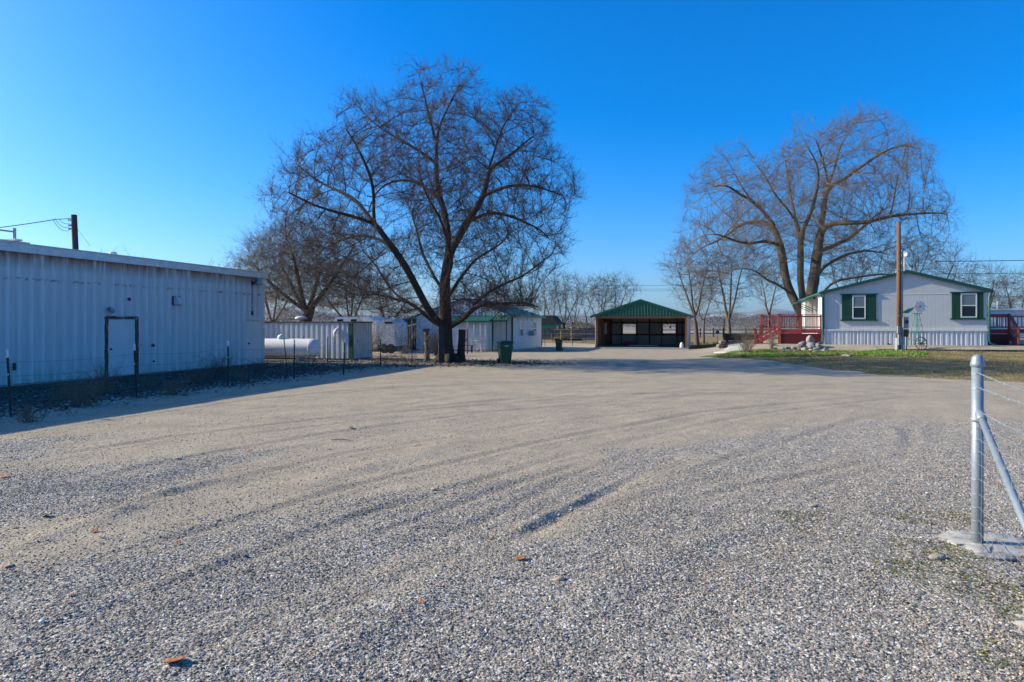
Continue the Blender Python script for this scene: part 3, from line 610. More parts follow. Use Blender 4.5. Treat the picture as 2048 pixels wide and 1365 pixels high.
# ---------------------------------------------------------------- open garage in the middle
def garage():
    fr = Frame(6.36, 52.0, 16.0, .02)
    t = thing('open_garage', 'open fronted timber garage with green metal gable standing across the end of the yard', 'garage', fr.loc(), fr.rz)
    Wd = 6.79; D = 8.7; ZE = 2.50; ZR = 3.62; hw = Wd/2
    gb = lambda a: ZE+(ZR-ZE)*(1-abs(a-hw)/hw)
    MB().corr((0, -.02, 0), (1, 0, 0), (0, -1, 0), Wd, ZE-.02, lambda a: gb(a)+.02, .2286, .032, .012, .034).build('gable', M['green'], t)
    r = MB(); ov = .38; s = (ZR-ZE)/hw
    r.prism([(-ov, ZE-ov*s), (hw, ZR), (hw, ZR+.07), (-ov, ZE-ov*s+.07)], -.06, D+.3); r.prism([(hw, ZR), (Wd+ov, ZE-ov*s), (Wd+ov, ZE-ov*s+.07), (hw, ZR+.07)], -.06, D+.3)
    r.build('roof', M['green'], t)
    MB().prism([(-ov-.02, ZE-ov*s-.10), (hw, ZR-.08), (hw, ZR+.085), (-ov-.02, ZE-ov*s+.085)], -.09, -.062).prism([(hw, ZR-.08), (Wd+ov+.02, ZE-ov*s-.10), (Wd+ov+.02, ZE-ov*s+.085), (hw, ZR+.085)], -.09, -.062).build('barge_trim', M['green'], t)
    MB().box(0, Wd, .002, .10, ZE-.24, ZE-.03).build('header_beam', M['wood'], t)
    for x in (0, Wd-.16): MB().box(x, x+.16, -.02, .14, 0, ZE-.04).build('post', M['wood'], t)
    # side walls: outside pale sheet, inside brown boards
    wl = MB(); y = .15
    while y < D-.1: wl.box(.06, .085+.006*rnd.random(), y, min(y+.29, D), 0, ZE-.02); y += .30
    lw = wl.build('side_wall', M['wood'], t)
    MB().corr((0.0, .0, 0), (0, 1, 0), (-1, 0, 0), D, 0, ZE, .2286, .022, .022, .012).corr((Wd, 0, 0), (0, 1, 0), (1, 0, 0), D, 0, ZE, .2286, .022, .022, .012).build('side_sheet', M['sheet'], t)
    MB().box(Wd-.09, Wd-.05, .16, D, 0, ZE-.02).build('side_wall', M['wood'], t)
    for k, (a, b) in enumerate(((1.35, 1.5), (2.9, 3.05), (5.8, 5.95))):
        MB().box(.09, .20, a, b, 0, ZE-.03).build('side_post', M['wood'], t)
    yb0, zt = fr.hit_side(1212.5, 637, .1); yb1, zb = fr.hit_side(1217, 637, .1)
    wd = window(t, 4.0, 5.1, 1.0, 1.95, .10, 'right', False, split=True)
    for q in wd.children: q.data.materials.clear(); q.data.materials.append(M['frame'])
    # back wall with two openings
    o1 = [fr.hit(px, 650, D)[0] for px in (1246, 1271.5)]; o2 = [fr.hit(px, 650, D)[0] for px in (1326, 1351)]
    zt = fr.hit(1258, 648.5, D)[1]; zb = fr.hit(1258, 668, D)[1]
    bw = MB(); ed = [0, o1[0], o1[1], o2[0], o2[1], Wd]
    for i in range(5):
        L = ed[i+1]-ed[i]; op = i in (1, 3); g = lambda a, e=ed[i]: gb(a+e)
        if op: bw.corr((ed[i], D, 0), (1, 0, 0), (0, 1, 0), L, 0, zb, .2286, .022, .022, .012); bw.corr((ed[i], D, 0), (1, 0, 0), (0, 1, 0), L, zt, g, .2286, .022, .022, .012)
        else: bw.corr((ed[i], D, 0), (1, 0, 0), (0, 1, 0), L, 0, g, .2286, .022, .022, .012)
    bw.build('back_wall', M['sheet'], t)
    for a, b in (o1, o2):
        f = MB(); f.box(a-.05, a, D-.06, D-.01, zb-.05, zt+.05).box(b, b+.05, D-.06, D-.01, zb-.05, zt+.05).box(a, b, D-.06, D-.01, zb-.05, zb).box(a, b, D-.06, D-.01, zt, zt+.05)
        f.build('window_frame', M['wood'], t)
    for px in (1218.5, 1243, 1274, 1299, 1323, 1354, 1364):
        x, _ = fr.hit(px, 650, D-.1); w = .13 if px == 1299 else .07
        MB().box(x-w/2, x+w/2, D-.17, D-.075, 0, ZE).build('stud', M['wood'], t)
    for z in (zb-.13, zt+.07, ZE-.1): MB().box(.1, Wd-.1, D-.073, D-.035, z, z+.12).build('girt', M['wood'], t)
    for y in (2.2, 4.4, 6.6):
        MB().beam((.05, y, ZE-.08), (Wd-.05, y, ZE-.08), .05, .14).beam((.05, y, ZE), (hw, y, ZR-.1), .05, .12).beam((hw, y, ZR-.1), (Wd-.05, y, ZE), .05, .12).beam((hw, y, ZE), (hw, y, ZR-.1), .05, .1).build('truss', M['wood'], t)
    MB().box(-.1, Wd+.1, -.35, D, -.3, .07).build('floor_slab', M['concrete'], t)
    x, _ = fr.hit(1341, 655, 5.5); z = fr.hit(1341, 655, 5.5)[1]
    o = MB().tube([fr.w(x, 5.5, ZE+.1), fr.w(x, 5.5, z+.14)], .008, 4).lathe([(.01,.16),(.03,.12),(.075,.0),(.06,-.07),(.02,-.1)], 12, Matrix.Translation(fr.w(x, 5.5, z))).build('hanging_ornament', M['yellow'], None)  # bulb-shaped yellow ornament on a string, not a light source
    tag(o, 'small yellow ornament hanging in front of the right rear garage opening', 'ornament')
    # what stands inside
    x0, _ = fr.hit(1259, 693, 3.0); x1, _ = fr.hit(1317, 693, 3.0)
    g = MB(); 
    for i in range(3): g.box(x0+.02*i, x1-.03*i, 2.8+.2*i, 2.98+.2*i, .08+.0*i, .16+.03*(i % 2))
    g2 = MB(); g2.v = [tuple(fr.w(*v)) for v in g.v]; g2.f = g.f
    tag(g2.build('plank_stack', M['ply'], None), 'low stack of pale yellow planks lying on the garage floor', 'planks')
    x, _ = fr.hit(1260, 690, 5.0)
    g = MB().prism([(-.55,.08),(-.6,.22),(-.35,.40),(.25,.34),(.62,.22),(.65,.08)], -.3, .3)
    for sx in (-.4, .4):
        for sy in (-.36, .30): g.tube([(sx, sy, .11), (sx, sy+.06, .11)], .11, 10)
    q = g.build('garden_mower', M['red'], None, loc=fr.w(x, 5.2, .03)); q.rotation_euler.z = fr.rz; tag(q, 'low dark red mower parked at the back of the open garage', 'mower')
    x, _ = fr.hit(1366, 692, .25)
    q = MB().lathe([(.10,0),(.14,.02),(.15,.2),(.12,.34),(.05,.42),(.06,.46)], 10).build('white_sack', M['whiteplastic'], None, True, loc=fr.w(Wd-.42, .28, .03)); tag(q, 'small white sack standing inside the right garage post', 'sack')
    return fr
FG = garage()
# ---------------------------------------------------------------- workshop with lean-to behind the big tree
def workshop():
    fr = Frame(.034, 46.4, 16.0, .02)
    t = thing('workshop', 'white ribbed workshop with green roof and two slim side windows behind the big tree', 'building', fr.loc(), fr.rz)
    Wd = 7.1; D = 8.5; ZE = 2.38; ZR = 3.55; hw = Wd/2; gb = lambda a: ZE+(ZR-ZE)*(1-abs(a-hw)/hw)
    MB().corr((-Wd, 0, 0), (1, 0, 0), (0, -1, 0), Wd, .1, lambda a: gb(a), .2286, .032, .012, .034).build('front_wall', M['sheet'], t)
    MB().box(-.03, 0, .0, D, .1, ZE).box(-Wd, -.03, D-.03, D, .1, ZE).box(-Wd, -Wd+.03, .03, D-.03, .1, ZE).build('wall', M['siding'], t)
    MB().box(-Wd, 0, 0, D, -.3, .095).build('foundation', M['concrete'], t)
    s = (ZR-ZE)/hw; ov = .3; r = MB()
    r.prism([(-Wd-ov, ZE-ov*s+.03), (-hw, ZR+.03), (-hw, ZR+.10), (-Wd-ov, ZE-ov*s+.10)], -.06, D+.3); r.prism([(-hw, ZR+.03), (ov, ZE-ov*s+.03), (ov, ZE-ov*s+.10), (-hw, ZR+.10)], -.06, D+.3)
    x = -hw+.2
    while x < ov: r.box(x, x+.03, -.06, D+.3, 0, .03, Matrix.Translation((0, 0, 0)) @ Matrix(((1,0,0,0),(0,1,0,0),(-s,0,1,ZR+.10-s*hw),(0,0,0,1)))); x += .3
    r.build('roof', M['green'], t)
    MB().box(-.07, .035, -.04, .06, .1, ZE-.05).build('corner_trim', M['greendark'], t); MB().box(-.03, .035, D-.1, D+.04, .1, ZE-.05).build('corner_trim', M['greendark'], t)
    for a, b in ((1033.5, 1046), (1064.5, 1072)):
        y0 = fr.hit_side(a+5, 650)[0]; y1 = fr.hit_side(b, 650)[0]; zt = fr.hit_side(a+5, 652)[1]; zb = fr.hit_side(a+5, 678.5)[1]
        y0 = y0 if a < 1040 else fr.hit_side(1065.5, 650)[0]
        if a < 1040: y0 = fr.hit_side(1039, 650)[0]; y1 = fr.hit_side(1045.5, 650)[0]
        window(t, y0, y1, .95, 2.0, .0, 'right')
    y0 = fr.hit_side(1057, 675)[0]; MB().box(.0, .42, y0, y0+.6, .98, 1.36).build('air_conditioner', M['grey'], t)
    # projecting front lean-to with its own low roof, then the green awning over the double doors
    a0 = fr.hit(905, 700)[0]; a1 = fr.hit(986, 700)[0]
    MB().corr((a0, -1.1, 0), (1, 0, 0), (0, -1, 0), a1-a0, .08, 1.98, .45, .02, .03, .012).build('porch_wall', M['trimwhite'], t)
    MB().box(a1-.03, a1, -1.1, -.04, .08, 2.0).build('porch_wall', M['trimwhite'], t)
    MB().prism([(-1.5,1.98),(.0,2.36),(.0,2.43),(-1.5,2.05)], 0, 1, Matrix(((0, a1+.2-a0+.1, 0, a0-.1),(1,0,0,0),(0,0,1,0),(0,0,0,1)))).box(a0-.1, a1+.2, -1.54, -1.505, 1.93, 2.06).build('porch_roof', M['green'], t)
    for px in (948, 961, 971): x = fr.hit(px, 700, -1.45)[0]; MB().box(x-.04, x+.04, -1.5, -1.42, 0, 1.98).build('porch_post', M['sheet'], t)
    b0 = fr.hit(983, 650, -.9)[0]; b1 = fr.hit(1023.5, 650)[0]
    aw = MB().prism([(-1.05,2.02),(-.03,2.42),(-.03,2.46),(-1.05,2.06)], 0, 1, Matrix(((0, b1-b0, 0, b0),(1,0,0,0),(0,0,1,0),(0,0,0,1)))).build('awning', M['green'], t)
    g = MB(); x = b0+.02
    while x < b1-.03:
        g.beam((x, -1.04, 2.075), (x, -.04, 2.475), .035, .04); x += .2
    g.build('awning_seams', mat('pale_green_seams', (.22,.36,.20), (.15,.26,.15), 5, .4, 0), aw)
    MB().prism([(b0-.02, 0), (b1+.02, 0), (b1+.02, .09), (b0-.02, .09)], -1.09, -1.053, Matrix.Translation((0,0,1.99))).build('awning_fascia', M['greendark'], aw)
    MB().prism([(-1.04,2.03),(-.04,2.03),(-.04,2.41)], b0-.03, b0-.005, Matrix(((0,1,0,0),(1,0,0,0),(0,0,1,0),(0,0,0,1)))).build('awning_end', M['greendark'], aw)
    for x in (b0+.06, b1-.12): MB().box(x, x+.07, -1.03, -.96, 0, 2.0).build('awning_post', M['greendark'], t)
    c0 = fr.hit(988, 650)[0]; c1 = fr.hit(1016, 650)[0]; cm = (c0+c1)/2
    for p, q in ((c0, cm-.012), (cm+.012, c1)):
        d = MB().box(p, q, -.06, -.028, .1, 1.98).build('door', M['door'], t)
    # lean-to shed to the left
    l0 = fr.hit(757, 650)[0]; l1 = -Wd-.02
    ls = thing('lean_to_shed', 'open dark lean-to shed with green edged roof against the left end of the workshop', 'shed', fr.w(l0, 0, 0), fr.rz)
    wd = l1-l0
    MB().prism([(-.2,1.66),(wd,2.26),(wd,2.33),(-.2,1.73)], -.3, 5).build('roof', M['white'], ls)
    MB().prism([(-.24,1.60),(wd,2.22),(wd,2.345),(-.24,1.75)], -.345, -.303).build('roof_edge', M['green'], ls)
    bw = MB(); x = .0
    while x < wd-.2: bw.box(x, x+.19, 4.4, 4.43, 0, 1.6+.2*x); x += .22
    bw.build('back_wall', M['oldwood'], ls)
    MB().box(-.08, -.05, 0, 4.4, 0, 1.62).build('side_wall', M['greendark'], ls)
    for x in (.02, fr.hit(810, 650)[0]-l0, wd-.35): MB().box(x, x+.09, -.05, .05, 0, 1.68+.2*x).build('post', M['sheet'] if x > .5 else M['greendark'], ls)
    g = MB()
    for i in range(26): x = rnd.uniform(.3, wd-.5); y = rnd.uniform(1.5, 3.8); a = rnd.uniform(0, 3); g.beam((x, y, .05+.03*i), (x+math.cos(a)*.8, y+math.sin(a)*.6, .05+.03*i+rnd.uniform(-.1,.3)), .07, .07)
    g.beam((.2, 2.6, .06), (wd-.3, 2.6, .06), .3, .12)
    w = MB(); w.v = [tuple(fr.w(v[0]+l0, v[1], v[2])) for v in g.v]; w.f = g.f
    tag(w.build('scrap_timber_pile', M['oldwood'], None), 'dark heap of scrap timber stored inside the open lean-to shed', 'timber pile')
    # metal panel gate in front of the lean-to
    gp = fr.w(l0+.2, -2.6, 0); q = thing('panel_gate', 'pale tube panel gate standing in front of the open lean-to shed', 'gate', gp, fr.rz)
    for z in (.25, .5, .75, 1.0, 1.2): MB().tube([(0, 0, z), (2.6, 0, z)], .02, 6).build('rail', M['galv'], q)
    for x in (0, 1.3, 2.6): MB().tube([(x, 0, .02), (x, 0, 1.22)], .024, 6).build('upright', M['galv'], q)
    return fr
FW = workshop()
# ---------------------------------------------------------------- storage container, propane tank and campers
def container():
    fr = Frame(-8.1, 34.6, 16.0)
    t = thing('storage_container', 'low white ribbed storage container between the barn and the lean-to shed', 'container', fr.loc(), fr.rz)
    Lx = 6.0; H = 1.97
    MB().corr((-Lx, 0, 0), (1, 0, 0), (0, -1, 0), Lx-.16, .08, H-.08, .30, .045, .10, .05).build('front_wall', M['sheet'], t)
    MB().corr((0, .0, 0), (0, 1, 0), (1, 0, 0), 2.1, .08, H-.08, .28, .04, .05, .02).build('end_wall', mat('stained_white_sheet', (.62,.61,.6), (.5,.48,.46), 4, .6, .2, stretch=(2,2,.5), c3=(.10,.08,.07), s3=3, t3=.60), t)
    MB().box(-.155, .05, -.05, .05, .02, H-.09).build('corner_post', M['greendark'], t)
    MB().box(-Lx, -.0, 0.05, 2.1, -.1, .07).build('base_frame', M['oldwood'], t)
    MB().box(-Lx-.05, .06, -.07, 2.15, H-.075, H).build('roof', M['rotwood'], t)
    x, _ = fr.hit(602, 640, .8); MB().lathe([(.10,0),(.10,.12),(.30,.13),(.32,.20),(.2,.27),(.02,.29)], 16, Matrix.Translation((x, .8, H))).build('roof_vent', M['trimwhite'], t, True)
    x, _ = fr.hit(676, 660); MB().tube([(x+.1, -.07, 1.62), (x, -.13, 1.55), (x-.10, -.14, 1.4), (x-.12, -.12, 1.1)], [.03,.08,.09,.03], 8).build('down_bend', M['trimwhite'], t, True)
    # propane tank
    f2 = Frame(-9.35, 33.2, 12.0); Lt = 4.6; r = .46; zc = .66
    t = thing('propane_tank', 'white horizontal propane tank with domed lid behind the barn corner', 'tank', f2.w(-Lt/2, 0, 0), f2.rz)
    pr = [(.01, -Lt/2)]; n = 9
    for i in range(1, n+1): a = i/n*math.pi/2; pr.append((r*math.sin(a), -Lt/2+.36*(1-math.cos(a))))
    pr += [(r, -Lt/2+.361+.001), (r, 0), (r, Lt/2-.361)]
    for i in range(n, -1, -1): a = i/n*math.pi/2; pr.append((max(r*math.sin(a), .01), Lt/2-.36*(1-math.cos(a))))
    Mx = Matrix.Translation((0, 0, zc)) @ Matrix.Rotation(R(90), 4, 'Y')
    MB().lathe(pr, 40, Mx).build('body', M['tank'], t, True)
    MB().lathe([(r+.004, Lt/2-.40), (r+.008, Lt/2-.385), (r+.004, Lt/2-.37)], 40, Mx).build('weld_seam', M['tank'], t, True)
    x = f2.hit(563, 690)[0]+Lt/2; MB().lathe([(.17,0),(.19,.04),(.19,.13),(.15,.20),(.05,.24),(.01,.245)], 18, Matrix.Translation((x, 0, zc+r-.03))).build('valve_dome', M['tank'], t, True)
    for px in (587, 607): x = f2.hit(px, 690)[0]+Lt/2; MB().tube([(x, 0, zc+r-.02), (x, 0, zc+r+.07)], .025, 8).build('valve', M['rust'], t)
    for x in (-1.3, 1.3):
        MB().prism([(x-.1, .0), (x+.1, .0), (x+.07, .30), (x-.07, .30)], -.3, .3).build('leg', M['concrete'], t)
    # campers behind
    def camper(name, label, x0, Yc, w, h, d, pxvent):
        q = thing(name, label, 'camper', (x0, Yc, 0), R(-10))
        MB().prism([(0,.45),(.0,h-.35),(.22,h-.04),(.6,h),(w-.3,h),(w,h-.25),(w,.45)], 0, d).build('body', M['trimwhite'], q)
        for x in (.35, w*.45): MB().box(x, x+.42, -.02, .0, h-.30, h-.16).build('window', M['glass'], q)
        for x in (w*.3, w*.75): MB().tube([(x, -.02, .3), (x, .22, .3)], .3, 16).build('wheel', M['black'], q)
        MB().box(w*.5, w*.5+.5, d*.4, d*.4+.5, h, h+.12).build('roof_hatch', M['white'], q)
    camper('camper_trailer', 'white rounded camper trailer showing above the container roof', -12.1, 46, 2.9, 2.33, 4.2, 0)
    camper('camper_trailer', 'small white camper shell with a dark window left of the lean-to shed', -8.35, 43, 1.0, 2.15, 2.5, 0)
container()
# small dark hut far left of the garage
q = thing('garden_hut', 'dark garden hut with a teal front beyond the wooden fence', 'shed', (5.0, 96, 0), R(-14))
MB().box(-2.6, 1.2, 0, 4, 0, 1.9).build('wall', M['teal'], q); MB().prism([(-3.0,1.85),(-2.0,3.1),(.6,3.1),(1.6,1.85)], -.3, 4.3).build('roof', M['darkpole'], q)
# ---------------------------------------------------------------- mobile home with decks
def house():
    fr = Frame(19.4, 42.5, 18.0, .56)
    t = thing('mobile_home', 'pale grey mobile home with dark green shutters and green roof edge on the right', 'house', fr.loc(), fr.rz)
    Wd = 8.755; D = 14.6; ZS = .95; ZE = 3.24; ZR = 4.42; hx = 4.62
    ZEp = lambda a: ZE+(ZR-ZE)*(a/hx if a < hx else (Wd-a)/(Wd-hx))
    # front wall in siding with a belt joint
    g = MB(); g.add([(0,0,ZS+.02),(Wd,0,ZS+.02),(Wd,0,ZE),(hx,0,ZR),(0,0,ZE),(0,.06,ZS+.02),(Wd,.06,ZS+.02),(Wd,.06,ZE),(hx,.06,ZR),(0,.06,ZE)], [(0,1,2,3,4),(9,8,7,6,5)]); g.build('front_wall', M['siding'], t)
    MB().box(0, Wd, -.012, -.001, 3.06, 3.10).build('belt_trim', M['trimwhite'], t)
    # left side: short lit wall, recessed porch, far wall; right and back walls
    pa, pb, inn = 2.9, 11.6, 1.45
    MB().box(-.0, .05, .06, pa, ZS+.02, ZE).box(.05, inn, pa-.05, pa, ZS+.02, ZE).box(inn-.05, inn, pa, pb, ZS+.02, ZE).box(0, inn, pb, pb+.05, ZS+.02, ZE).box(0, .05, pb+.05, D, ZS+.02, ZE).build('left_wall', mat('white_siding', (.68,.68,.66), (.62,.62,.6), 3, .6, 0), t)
    MB().box(Wd-.05, Wd, .06, D, ZS+.02, ZE).box(0.05, Wd-.05, D-.05, D, ZS+.02, ZE).build('rear_wall', M['siding'], t)
    MB().box(0.05, inn, pa, pb, ZS-.1, ZS+.01).build('porch_floor', M['deckfloor'], t)
    for y in (4.4, 7.0, 9.6): MB().box(.02, .12, y, y+.1, ZS, ZE).build('porch_post', M['trimwhite'], t)
    window(t, 3.6, 4.6, 1.75, 2.95, inn-.05, 'left'); window(t, 8.3, 9.6, 1.5, 2.95, inn-.05, 'left')
    d = MB().box(inn-.09, inn-.052, 5.9, 6.85, ZS+.05, ZS+2.1).build('door', mat('maroon_door', (.30,.08,.06), (.25,.06,.05), 4, .5, 0), t)
    # gable roof
    r = MB(); ov = .16
    sl = (ZR-ZE)/hx; sr = (ZR-ZE)/(Wd-hx)
    r.prism([(-ov, ZE-ov*sl+.01), (hx, ZR+.01), (hx, ZR+.10), (-ov, ZE-ov*sl+.10)], -.14, D+.2)
    r.prism([(hx, ZR+.01), (Wd+ov, ZE-ov*sr+.01), (Wd+ov, ZE-ov*sr+.10), (hx, ZR+.10)], -.14, D+.2)
    rf = r.build('roof', M['green'], t)
    MB().prism([(-ov-.02, ZE-ov*sl-.08), (hx, ZR-.07), (hx, ZR+.115), (-ov-.02, ZE-ov*sl+.115)], -.18, -.142).prism([(hx, ZR-.07), (Wd+ov+.02, ZE-ov*sr-.08), (Wd+ov+.02, ZE-ov*sr+.115), (hx, ZR+.115)], -.18, -.142).build('barge_board', mat('dark_teal_trim', (.008,.075,.07), (.006,.06,.055), 4, .45, 0), t)
    MB().box(-ov-.12, -ov-.021, -.12, D, ZE-ov*sl-.05, ZE-ov*sl+.07).build('gutter', M['green'], t)
    MB().box(Wd+ov+.021, Wd+ov+.12, -.12, D, ZE-ov*sr-.05, ZE-ov*sr+.07).build('gutter', M['green'], t)
    for x, s in ((-.06, -1), (Wd+.06, 1)):
        MB().tube([(x+s*.18, -.06, ZE-.08), (x+s*.10, -.09, ZE-.18), (x, -.09, ZE-.32), (x, -.09, .30), (x+s*.05, -.12, .16), (x+s*.42, -.2, .03)], .052, 8).build('downspout', M['green'], t, True)
    MB().box(-.03, .05, -.03, -.002, ZS, ZE-.05).build('corner_trim', M['green'], t)
    # ribbed skirting with uneven ribs
    g = MB(); x = 0.03; vs = [(0.0, 0.0)]
    while x < Wd-.25:
        w = rnd.choice((.05, .05, .09, .12)); vs += [(x, 0), (x+.02, -.045), (x+.02+w, -.045), (x+.045+w, 0)]; x += w+.045+rnd.choice((.05, .09, .14, .10))
    vs.append((Wd, 0)); g.v = []; 
    for a, b in vs: g.v += [(a, b-.02, 0.0), (a, b-.02, ZS-.09)]
    g.f = [(2*i, 2*i+2, 2*i+3, 2*i+1) for i in range(len(vs)-1)]; g.build('skirting', M['skirt'], t)
    MB().box(0, Wd, -.10, -.001, ZS-.088, ZS+.018).build('skirting_cap', M['trimwhite'], t)
    MB().box(0, .04, 0, D, -.3, ZS-.09).box(Wd-.04, Wd, 0, D, -.3, ZS-.09).build('side_skirting', M['skirt'], t)
    # the two shuttered windows of the front
    for o0, o1, w0, w1, yt, yb, wt, wb in ((1681.5, 1754.5, 1704.5, 1731, 588.5, 641.5, 591, 639), (1901, 1969, 1921, 1953.5, 584.5, 639, 587, 636.5)):
        a, zt = fr.hit(o0, yt); b, zb = fr.hit(o1, yb); c, _ = fr.hit(w0, wt); d2, _ = fr.hit(w1, wb); zm = (fr.hit((w0+w1)/2, wt)[1], fr.hit((w0+w1)/2, wb)[1])
        zt = fr.hit((o0+o1)/2, yt)[1]; zb = fr.hit((o0+o1)/2, yb)[1]
        for u, v in ((a+.06, c-.01), (d2+.01, b-.06)):
            s = MB(); n = 5
            for i in range(n): s.box(u+(v-u)*i/n+.004, u+(v-u)*(i+1)/n-.004, -.045, -.013, zb+.06, zt-.05)
            s.box(u, v, -.03, -.012, zb+.062, zt-.052); s.build('shutter', M['greendark'], t)
        MB().box(a-.03, b+.03, -.09, -.013, zt-.048, zt+.02).build('lintel', M['greendark'], t)
        MB().box(a-.03, b+.03, -.09, -.013, zb-.02, zb+.058).build('sill', M['greendark'], t)
        window(t, c, d2, zm[1]+.03, zm[0]-.02, -.012, fw=.06)
    MB().box(fr.hit(1775, 690)[0], fr.hit(1780, 690)[0], -.09, -.066, .02, .1).build('skirt_vent', M['black'], t)
    # aerial and small dish on the ridge
    a = thing('roof_aerial', 'thin white television aerial on a tripod at the roof ridge', 'aerial', fr.w(hx, .8, ZR+.10), fr.rz)
    g = MB().tube([(0,0,0),(0,0,1.35)], .022, 6)
    for dx, dy in ((-.5,0),(.45,0),(0,.5)): g.tube([(dx, dy, -.10), (0,0,.75)], .016, 5)
    g.build('mast', M['frame'], a)
    g = MB().tube([(-1.0,0,1.18),(1.2,.1,1.08)], .014, 5)
    for i in range(7): x = -.8+.3*i; g.tube([(x,-.35,1.17-.04*i*.3),(x,.35,1.17-.04*i*.3)], .008, 4)
    g.build('boom', M['galv'], a)
    MB().lathe([(.01,.0),(.10,.02),(.17,.07),(.175,.075)], 14, Matrix.Translation((.12,-.1,.95)) @ Matrix.Rotation(1.2, 4, 'X')).build('dish', M['frame'], a, True)
    # -------- left deck
    dk = thing('timber_deck', 'red stained timber deck with lattice skirt and left hand steps at the house corner', 'deck', fr.loc(), fr.rz)
    FZ = ZS+.03; x0 = -2.65; x1 = -.12; dep = 2.9
    def lattice(par, a, b, z0, z1, y, m):
        g = MB(); s = .13; h = z1-z0; x = a-h
        while x < b:
            for sg in (1, -1):
                p = [(x, z0), (x+h, z1)] if sg > 0 else [(x+h, z0), (x, z1)]
                (xa, za), (xb, zb) = p
                if xa > xb: xa, za, xb, zb = xb, zb, xa, za
                if xb <= a or xa >= b: continue
                if xa < a: za += (zb-za)*(a-xa)/(xb-xa); xa = a
                if xb > b: zb -= (zb-za)*(xb-b)/(xb-xa); xb = b
                if xb-xa > .02: g.beam((xa, y+.008*sg, za), (xb, y+.008*sg, zb), .022, .008, (0, 1, 0))
            x += s
        # beam() measures width across the given up, so lay the laths flat against the wall
        return g.build('lattice', m, par)
    def rail(par, a, b, y, z, m, n, h=.88):
        MB().beam((a, y, z+h), (b, y, z+h), .12, .045).build('handrail', m, par)
        MB().beam((a, y, z+h-.10), (b, y, z+h-.10), .04, .08).build('rail', m, par); MB().beam((a, y, z+.11), (b, y, z+.11), .04, .08).build('rail', m, par)
        for i in range(n): x = a+(b-a)*(i+.5)/n; MB().box(x-.018, x+.018, y-.018, y+.018, z+.15, z+h-.14).build('baluster', m, par)
    MB().box(x0, x1, -.02, dep, FZ-.035, FZ).box(x0-1.0, x0, 1.4, dep, FZ-.035, FZ).build('floor', M['deckfloor'], dk)
    MB().box(x0-.02, x1, -.065, -.024, FZ-.26, FZ-.038).box(x0-.02, x0+.02, 0, dep, FZ-.26, FZ-.038).build('joist', M['red'], dk)
    lattice(dk, x0+.12, x1, .02, FZ-.27, -.045, M['red'])
    MB().box(x0+.1, x1, .2, .23, .0, FZ-.3).build('under_deck_shade', M['black'], dk)  # black sheet standing in for the shade under the deck
    MB().box(x0+.1, x1, -.06, -.03, -.02, .05).build('lattice_board', M['red'], dk)
    for x, w in ((x0, .17), (x0+1.32, .10), (x1-.09, .09)):
        MB().box(x, x+w, -.09, -.09+w, -.1 if w > .12 else FZ-.2, FZ+.90).build('post', M['redlight'] if w > .12 else M['red'], dk)
    MB().box(x0-.035, x0+.205, -.125, .115, FZ+.902, FZ+.96).build('post_cap', M['redlight'], dk)
    MB().box(x0-.03, x0+.20, -.12, .11, FZ-.02, FZ+.05).build('post_collar', M['redlight'], dk)
    rail(dk, x0+.17, x0+1.32, -.03, FZ, M['red'], 8); rail(dk, x0+1.42, x1-.09, -.03, FZ, M['red'], 9)
    MB().box(x0-1.0, x0-.84, 1.35, 1.51, -.1, FZ+.90).build('post', M['redlight'], dk); MB().box(x0-1.03, x0-.81, 1.32, 1.54, FZ+.902, FZ+.96).build('post_cap', M['redlight'], dk)
    rail(dk, x0-.84, x0-.05, 1.43, FZ, M['red'], 5)
    # steps going down to the left
    n = 5; run = .27; 
    for i in range(n):
        z = FZ-(i+1)*FZ/(n+1); x = x0-.02-i*run
        MB().box(x-run, x-.01, .02, 1.3, z-.04, z).build('tread', M['deckfloor'] if i else M['redlight'], dk)
        MB().box(x-.035, x-.012, .03, 1.29, z+.001, z+FZ/(n+1)-.042).build('riser', M['red'], dk)
    xe = x0-n*run
    for y in (.0, 1.32):
        MB().prism([(x0, FZ-.04), (x0, FZ-.36), (xe+.1, -.02), (xe-.12, -.02), (xe-.08, .14)], y-.02, y+.02).build('stringer', M['red'], dk)
        MB().box(xe-.05, xe+.04, y-.045, y+.045, -.05, .98).build('newel', M['red'], dk)
        MB().beam((xe-.12, y, .92), (x0+.02, y, FZ+.88), .12, .045).build('handrail', M['red'], dk)
        MB().beam((xe, y, .30), (x0, y, FZ+.12), .04, .08).build('rail', M['red'], dk)
        for i in range(7): f = (i+.5)/7; x = xe+(x0-xe)*f; MB().box(x-.018, x+.018, y-.018, y+.018, .32+(FZ-.18)*f, .88+(FZ-.06)*f).build('baluster', M['red'], dk)
    # sloping porch canopy over the deck side with green braces
    MB().prism([(-1.25, ZE-.52), (-.17, ZE-.16), (-.17, ZE-.11), (-1.25, ZE-.47)], 3.3, 8.0).build('porch_canopy', M['green'], t)
    for y in (3.4, 5.6, 7.9): MB().beam((-1.15, y, ZE-.52), (-.02, y, ZE-1.05), .04, .05).build('canopy_brace', M['green'], t)
    # -------- right deck
    rd = thing('timber_deck', 'dark red timber deck with slatted rails at the right end of the mobile home', 'deck', fr.w(Wd, 0, 0), fr.rz)
    y0 = 1.7; z1 = FZ
    MB().box(.15, 6.0, y0, y0+3.4, z1-.035, z1).build('floor', M['deckfloor'], rd); MB().box(.15, 6.0, y0-.05, y0-.005, z1-.26, z1-.037).build('joist', M['red'], rd)
